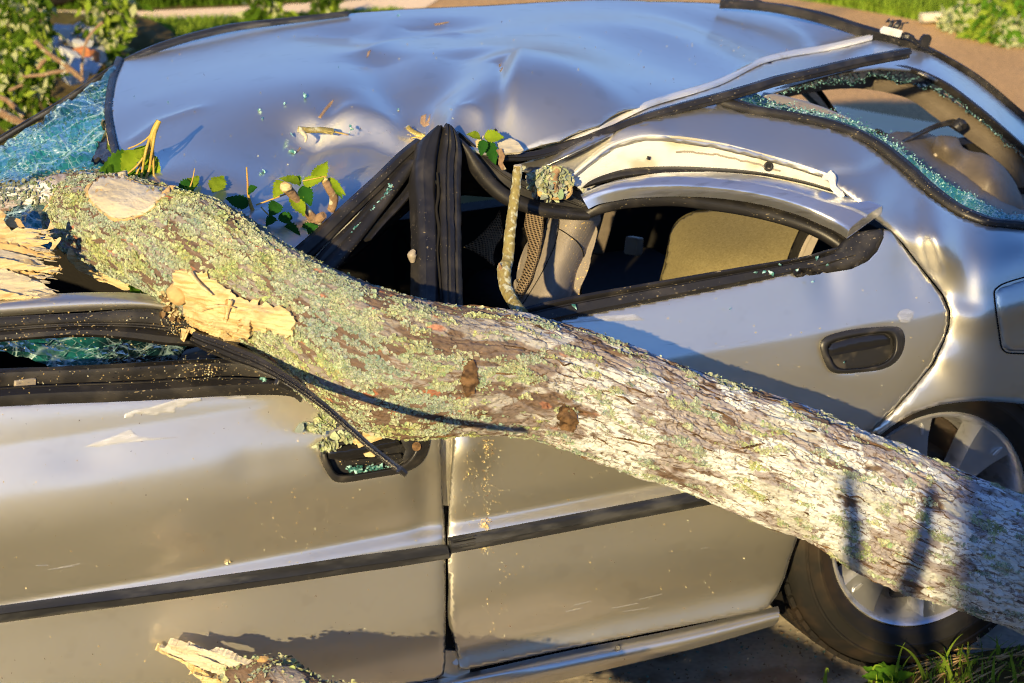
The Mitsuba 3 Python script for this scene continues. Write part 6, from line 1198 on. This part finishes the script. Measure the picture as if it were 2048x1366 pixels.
# leafy fallen boughs at the left
BO = [('leafy bough at the top left corner hanging before the parked car', [(10, 190, .15), (30, 120, .45), (45, 60, .75), (60, 10, .95)], [(20, 120, .16, 200), (45, 60, .14, 170), (60, 20, .15, 200), (20, 40, .12, 110)], 5.6),
      ('leafy bough between the parked car wheel and the rubble', [(100, 220, .05), (90, 150, .35), (70, 90, .6), (60, 20, .85)], [(85, 130, .10, 110), (72, 85, .11, 120), (62, 40, .12, 130)], 5.4),
      ('leafy bough rising right of the rubble', [(170, 150, .10), (185, 95, .4), (205, 50, .55), (222, 5, .8)], [(205, 60, .13, 170), (220, 15, .15, 230), (245, 5, .1, 100), (222, 100, .08, 70), (215, 130, .07, 55)], 5.6),
      ('leafy bough lying low left of the windscreen', [(-40, 230, .12), (30, 190, .2), (80, 190, .25), (110, 170, .2)], [(20, 130, .13, 170), (20, 190, .15, 220), (70, 180, .12, 150), (90, 140, .08, 70), (60, 110, .08, 70), (15, 230, .12, 140)], 4.9),
      ('leafy tip of a bough above the path at the centre left', [(515, 60, .05), (525, 30, .25), (535, 5, .45)], [(530, 18, .12, 150), (545, 34, .09, 90), (520, 5, .08, 80)], 6.2),
      ('small leafy tip of a bough right of centre left bough', [(640, 60, .05), (640, 30, .2), (645, 5, .4)], [(642, 12, .08, 90), (660, 20, .06, 50), (650, 0, .07, 70)], 6.3)]
for k, (lb_, st_, cls, Yd) in enumerate(BO):
    key = thing('leafy_bough', lb_, 'fallen bough', 'boughs lying on the verge') if False else thing('leafy_bough', lb_, 'fallen bough')
    P_ = aty([a for a, b, c in st_], [b for a, b, c in st_], Yd)
    add(key + '__stem', tube(P_, [.012, .009, .006, .003][:len(P_)], n=24, k=7), 'twig_bark', smooth=True)
    for j, (cx, cy, R_, n_) in enumerate(cls):
        C_ = aty(cx, cy, Yd - .05)
        add(key + '__leaves', leaf_cloud(C_, [R_ * .75, R_ * .5, R_ * .85], int(n_ * .42), .052, 100 + 7 * k + j), ['foliage_dark', 'foliage', 'foliage_dark'][j % 3], smooth=False, kind='stuff')
        add(key + '__leaves', leaf_cloud(C_, [R_ * .7, R_ * .5, R_ * .8], int(n_ * .13), .048, 300 + 7 * k + j), 'foliage_pale', smooth=False, kind='stuff')
for k, (lb_, P_, w, Yd) in enumerate([('long grey forked branch running down to the windscreen edge', [(70, 82), (95, 105), (130, 130), (165, 160)], [.007, .008, .009, .010], 4.6), ('thin pale branch joining the forked branch from the left', [(45, 153), (80, 150), (110, 144), (138, 142)], [.005, .006, .007, .008], 4.6), ('upright pale twig rising beside the rubble', [(164, 155), (165, 120), (172, 85), (205, 45)], [.005, .005, .0045, .004], 4.8), ('thick pale branch at the left edge above the windscreen', [(-40, 210), (0, 225), (25, 238), (48, 246)], [.012, .013, .013, .012], 3.9), ('short grey branch stub above the thick pale branch', [(-10, 192), (12, 200), (30, 215), (46, 232)], [.008, .009, .009, .009], 4.1), ('small twig hidden among the leaves left of the rubble', [(75, 138), (85, 125), (92, 118)], [.005, .006, .005], 4.7), ('faint twig at the left below the leafy boughs', [(18, 182), (30, 176), (45, 170)], [.005, .006, .005], 4.7)]):
    key = thing('bare_branch', lb_, 'branch'); add(key + '__bark', lumpy(tube(aty([a for a, b in P_], [b for a, b in P_], Yd), w, n=30, k=9), .004, 40), 'twig_bark', smooth=True)
# rubble of broken bricks and stones
rr = np.random.default_rng(21)
def stone(s, seed):
    g = np.random.default_rng(seed); v = g.uniform(-1, 1, (14, 3)) * s; v = np.clip(v, -np.array(s) * .8, np.array(s) * .8); return trimesh.convex.convex_hull(v)
PLACES = ['at the top of the heap', 'left of the orange brick', 'under the pale twig', 'against the grass', 'at the foot of the heap', 'beside the dark car edge']
rub = [(118, 68, 'brick_grey', .11), (140, 66, 'brick_pale', .12), (160, 66, 'brick_pale', .08), (118, 84, 'brick_grey', .10), (150, 80, 'brick_grey', .09), (180, 62, 'brick_grey', .10), (176, 82, 'brick_grey', .11), (196, 92, 'brick_pale', .10), (184, 100, 'brick_pale', .09), (164, 106, 'brick_red', .07), (150, 95, 'brick_red', .08), (178, 114, 'brick_red', .09), (198, 112, 'brick_grey', .10), (205, 75, 'brick_grey', .08), (130, 100, 'brick_grey', .10), (145, 120, 'brick_grey', .13), (120, 118, 'brick_grey', .11), (165, 128, 'brick_grey', .09), (190, 70, 'brick_pale', .07), (135, 138, 'brick_grey', .12), (110, 140, 'brick_grey', .12), (152, 150, 'brick_grey', .12)]
CN = {'brick_grey': 'grey', 'brick_pale': 'pale', 'brick_red': 'orange red'}; lay = {}
rub += [(125, 60, 'brick_grey', .08), (150, 60, 'brick_grey', .08), (190, 84, 'brick_grey', .09), (160, 92, 'brick_grey', .09), (210, 98, 'brick_grey', .08), (105, 100, 'brick_grey', .10), (128, 128, 'brick_grey', .10), (172, 140, 'brick_grey', .10)]
ROW = ['top', 'second', 'third', 'lowest']; ORD = ['first', 'second', 'third', 'fourth', 'fifth', 'sixth', 'seventh', 'eighth', 'ninth', 'tenth', 'eleventh', 'twelfth', 'thirteenth', 'fourteenth', 'fifteenth', 'sixteenth', 'seventeenth']
_row = [sum(py > t for t in (73, 95, 116)) for _, py, _, _ in rub]
rank = {k: (_row[k], sum(_row[j] == _row[k] and (rub[j][0], j) < (rub[k][0], k) for j in range(len(rub)))) for k in range(len(rub))}
for k, (px, py, mt, s) in enumerate(rub):
    zz_ = .05 + max(0, .32 - abs(py - 66) * .0012 - abs(px - 160) * .002) * .5
    P_ = atz(px, py, zz_); s *= .62; m = stone([s * .95, s * .6, s * .62], 50 + k)
    key = thing('rubble_stone', f'{CN[mt]} broken stone, {ORD[rank[k][1]]} from the left in the {ROW[rank[k][0]]} row of the rubble heap', 'rubble stone', 'stones of the rubble heap')
    add(key + '__block', place(m, P_, tuple(rr.uniform(-35, 35, 3))), mt, smooth=20)
add('rubble_mound', lumpy(place(trimesh.creation.icosphere(4, 1.0), atz(150, 110, -.05), (0, 0, 0)).apply_transform(np.diag([1, 1, 1, 1])) if False else place(trimesh.Trimesh(trimesh.creation.icosphere(4).vertices * [.42, .45, .12], trimesh.creation.icosphere(4).faces, process=False), atz(150, 95, 0)), .05, 5), 'ground_soil', smooth=True, label='earth mound under the rubble stones', kind='structure')
# parked car behind the verge: only its wheel reaches into the picture
pc = thing('parked_car', 'parked dark car at the upper left of which one wheel shows', 'car')
wc2 = atz(118, 22, 0); R2 = .33; wc2 = wc2 + [0, .12, R2]
G2 = lathe([(.22, .0), (.235, -.02), (.27, -.025), (.31, -.012), (.33, .02), (.335, .06), (.335, .14), (.33, .17), (.30, .19), (.2, .19)], 72)
yaw = -8
add(pc + '__wheel__tyre', place(orient(G2), wc2, (0, 0, yaw)), 'tyre_rubber', smooth=40); add(pc + '__wheel__rim', place(face_cam(lathe([(.001, .03), (.06, .02), (.07, .05), (.16, .06), (.19, .02), (.215, .0), (.225, -.006), (.23, .01)], 72)), wc2, (0, 0, yaw)), 'alloy_bright', smooth=40)
for k in range(5):
    G = np.array([[[s * w, y + d, R_] for s, d in [(-1, .03), (-1, .004), (0, -.006), (1, .004), (1, .03)]] for R_, w, y in [(.04, .03, 0), (.1, .03, .004), (.17, .035, .006), (.215, .045, .0)]])
    add(pc + '__wheel__spoke', place(place(orient(grid_mesh(G, False, True)), (0, 0, 0), (0, 20 + 72 * k, 0)), wc2, (0, 0, yaw)), 'alloy_bright', smooth=25)
body = [(-3.35, .28), (-3.3, .22), (-1.0, .20), (-.42, .22), (-.40, .34), (-.30, .52), (0, .60), (.30, .52), (.40, .34), (.42, .22), (.85, .26), (.95, .5), (.9, .75), (.4, .92), (-.6, .98), (-1.2, 1.42), (-2.6, 1.44), (-3.3, 1.0), (-3.45, .7)]
bm_ = trimesh.creation.extrude_polygon(Polygon(body), 1.6); bm_.vertices = np.c_[bm_.vertices[:, 0], bm_.vertices[:, 2], bm_.vertices[:, 1]]; bm_ = orient(bm_)
add(pc + '__body', place(bm_, [wc2[0], wc2[1] + .03, 0], (0, 0, yaw)), 'black_gloss', smooth=25)
wl = [(-2.5, 1.0), (-1.25, 1.0), (-1.3, 1.06), (-1.55, 1.34), (-2.45, 1.36)]
gm_ = trimesh.creation.extrude_polygon(Polygon(wl), .01); gm_.vertices = np.c_[gm_.vertices[:, 0], gm_.vertices[:, 2] - .006, gm_.vertices[:, 1]]
add(pc + '__window', place(orient(gm_), [wc2[0], wc2[1] + .03, 0], (0, 0, yaw)), 'black_plastic', smooth=25)
w3 = wc2 + Rot.from_euler('z', yaw, degrees=True).apply([-2.55, 0, 0])
add(pc + '__wheel_rear__tyre', place(orient(G2), w3, (0, 0, yaw)), 'tyre_rubber', smooth=40)
# log, cut disc and leafy debris across the road
lg = thing('cut_log', 'short pale cut log lying at the far road edge', 'log')
la, lb2 = gp3(1843, 35, .025), gp3(1935, 31, .025)
add(lg + '__bark', lumpy(tube([la, (la + lb2) / 2, lb2], .021, n=20, k=20), .003, 30), 'brick_pale', smooth=True)
add(lg + '__end', place(trimesh.creation.cylinder(.020, .004, sections=20), la + (la - lb2) / np.linalg.norm(la - lb2) * .004, (0, 90, math.degrees(math.atan2((lb2 - la)[1], (lb2 - la)[0])))), 'pale_wood', smooth=30)
ck_ = thing('wood_disc', 'round pale sawn wood disc in front of the cut log', 'wood disc'); dc3 = gp3(1881, 44, .018)
cy = trimesh.creation.cylinder(.017, .02, sections=28); dirc = Rot.align_vectors([TOC(dc3)], [[0, 0, 1]])[0].as_matrix(); M4 = np.eye(4); M4[:3, :3] = dirc; M4[:3, 3] = dc3; cy.apply_transform(M4); add(ck_ + '__face', cy, 'raw_wood', smooth=30)
HL = [('pale leafy debris heap right of the cut log', [(1960, 30, .16, 180), (1985, 50, .12, 130), (1940, 40, .10, 90)]), ('leafy debris heap at the top right corner', [(2020, 20, .22, 260), (2040, 60, .12, 120), (2000, 8, .2, 200)]), ('low fringe of fallen leaves along the road edge', [(1905, 45, .06, 50), (1990, 68, .07, 60), (2035, 78, .06, 50), (1960, 62, .06, 50)])]
for k, (lb_, cls) in enumerate(HL):
    key = thing('leaf_heap', lb_, 'leaf heap')
    for j, (cx, cy_, R_, n_) in enumerate(cls):
        C_ = atz(cx, cy_, R_ * .35)
        add(key + '__leaves', leaf_cloud(C_, [R_ * 1.1, R_ * .9, R_ * .55], n_, .05, 500 + 9 * k + j), ['foliage_pale', 'foliage'][(k + j) % 2], smooth=False, kind='stuff')
        add(key + '__leaves', leaf_cloud(C_, [R_ * 1.1, R_ * .9, R_ * .5], n_ // 2, .05, 600 + 9 * k + j), 'leaf_green', smooth=False, kind='stuff')
# grass, roots and a leaf at the lower right
gr = [(1760, 1366), (1850, 1340), (1930, 1318), (2048, 1300), (2200, 1290), (2200, 1500), (1700, 1500)]
add('soil_bed', sheet(gpx([(1600, 1440), (1740, 1366), (1830, 1336), (1930, 1314), (2048, 1296), (2300, 1280), (2300, 1700), (1500, 1700)], .0), .006), 'ground_soil', smooth=False, label='dark soil strip beside the pavement', kind='structure')
gq = scatter(gr, 170, 31, .006, 6)
add('kerb_grass', blades(gq, .042, 32, .8, .0022, 4), 'grass_blade', smooth=False, label='short grass growing at the pavement edge', cat_='grass', kind='stuff')
tall = [(1880, 1355, 1925, 1268, .006), (1925, 1330, 2030, 1360, .0), (1790, 1366, 1810, 1285, .0), (1850, 1360, 1790, 1290, .0), (1985, 1366, 1990, 1310, .0), (1650, 1366, 1658, 1345, .0), (1935, 1360, 1960, 1318, .0), (1740, 1366, 1765, 1334, .0), (2030, 1366, 2010, 1300, 0), (1905, 1366, 1860, 1300, 0)]
tb_ = []
for k, (x0, y0_, x1, y1_, _) in enumerate(tall):
    p = atz(x0, y0_, .005); Yq = p[1] - .01; q = aty(x1, y1_, Yq); mid = (p + q) / 2 + [0, 0, .02]
    c = curve(np.array([p, mid, q]), 12); tt_ = np.gradient(c, axis=0); sdv = np.cross(tt_, TOC(p)); sdv /= np.linalg.norm(sdv, axis=1, keepdims=True); wv = np.linspace(.0042, .0004, 12)[:, None]
    key = thing('grass_blade', 'tall grass blade at the pavement edge, ' + ['leftmost', 'second', 'third', 'fourth', 'fifth', 'sixth', 'seventh', 'eighth', 'ninth', 'rightmost'][sum(t_[2] < x1 for t_ in tall)] + ' of ten by its tip', 'grass blade', 'tall grass blades at the pavement edge'); add(key + '__blade', grid_mesh(np.array([c - sdv * wv, c + TOC(p) * .001, c + sdv * wv])), 'grass_blade', smooth=True)
wl_ = thing('weed', 'small broad leaved weed at the bottom edge beside the pavement', 'weed')
for k in range(6):
    p = atz(1755 + k * 6, 1366, .01); a = k * 1.05; q = p + np.array([math.cos(a) * .045, math.sin(a) * .03, .03]); add(wl_ + '__leaf', leaf(p, q, [0, -.3, 1], .018, .2, .2, k), 'leaf_green', smooth=True)
sticks = []
for k in range(26):
    p = atz(r.uniform(1850, 2060), r.uniform(1300, 1362), .012); an = r.uniform(-.5, .6); L = r.uniform(.04, .14); d = np.array([math.cos(an), math.sin(an), r.uniform(-.02, .12)])
    sticks.append(tube([p - d * L / 2, p + [0, 0, .004], p + d * L / 2], [.0012, .002, .001], k=5))
add('dry_stalks', cat(sticks), 'wood_rim', smooth=True, label='dry brown stalks lying on the soil at the lower right', cat_='dry stalks', kind='stuff')
pq = np.vstack([np.c_[r.uniform(1150, 2000, 500), r.uniform(1250, 1366, 500)]]); dm_, dc_ = dust(atz(pq[:, 0], pq[:, 1], .001), .0015, .005, [[.12, .08, .05], [.3, .24, .16], [.2, .13, .07], [.1, .22, .22]], 8)
add('ground_litter', dm_, 'bits', smooth=False, color=dc_, label='small bark litter on the concrete slab', cat_='litter', kind='stuff')
# a standing tree on the sun's side of the street; its shade falls across the tail of the car
def toward_sun(px, py, Y, t): return aty(px, py, Y) + SUN * t
st = thing('standing_tree', 'standing tree behind the viewer casting its shade over the rear quarter', 'tree')
bx = toward_sun(2140, 640, .01, 6.5); bx2 = bx - SUN * 0
tx, ty_ = bx[0], bx[1]
add(st + '__trunk', lumpy(tube([[tx, ty_, -.1], [tx + .01, ty_, 1.2], [tx, ty_ + .02, 2.6], [tx + .05, ty_, 6.5], [tx + .05, ty_, 9]], [.22, .17, .155, .13, .09], n=50, k=24), .02, 7), 'twig_bark', smooth=True)
for k, (px, py, Y, px2, py2, t) in enumerate([(1690, 975, -.32, 1695, 1160, 2.3), (1852, 1000, -.34, 1812, 1180, 2.3)]):
    a = toward_sun(px, py, Y, t); b = toward_sun(px2, py2, Y, t); top = a + (a - b) * .15
    root = np.array([tx, ty_, b[2] - .1])
    add(st + '__branch', tube([root, (root + b) / 2 + [0, 0, -.05], b, (a + b) / 2 + [.01, 0, 0], top], [.03, .026, .020, .018, .010], n=40, k=8), 'twig_bark', smooth=True)
for k in range(26):
    c_ = np.array([tx, ty_, 8.0]) + rr.normal(0, 1, 3) * [.9, .9, .7]; add(st + '__crown', leaf_cloud(c_ + [0, 0, .8], [.6, .6, .5], 260, .10, 700 + k), ['foliage', 'foliage_dark'][k % 2], smooth=False, kind='stuff')
# trees across the street behind the viewer: outside the picture, seen as the dark band mirrored in the doors
for k in range(17):
    az = math.radians(172 + k * 11.0); R_ = 17.5 + (k * 7 % 5) * .5; c0 = np.array([R_ * math.cos(az), R_ * math.sin(az), 0.0]); hh = 3.7 + (k * 5 % 4) * .18
    key = thing('street_tree', f'low bushy tree behind the viewer, {ORD[k]} in the row across the street', 'tree', 'trees across the street behind the viewer')
    add(key + '__trunk', tube([c0 + [0, 0, -.1], c0 + [.05, 0, .8], c0 + [0, .05, 1.8], c0 + [.1, 0, hh - .8]], [.16, .13, .10, .04], n=16, k=8), 'twig_bark', smooth=True)
    add(key + '__crown', cat([leaf_cloud(c0 + [0, 0, hh * .5], [2.1, 2.1, hh * .5], 900, .42, 900 + k), leaf_cloud(c0 + [.4, .3, hh * .45], [1.6, 1.6, hh * .4], 500, .42, 950 + k)]), 'foliage_dark', smooth=False, kind='stuff')
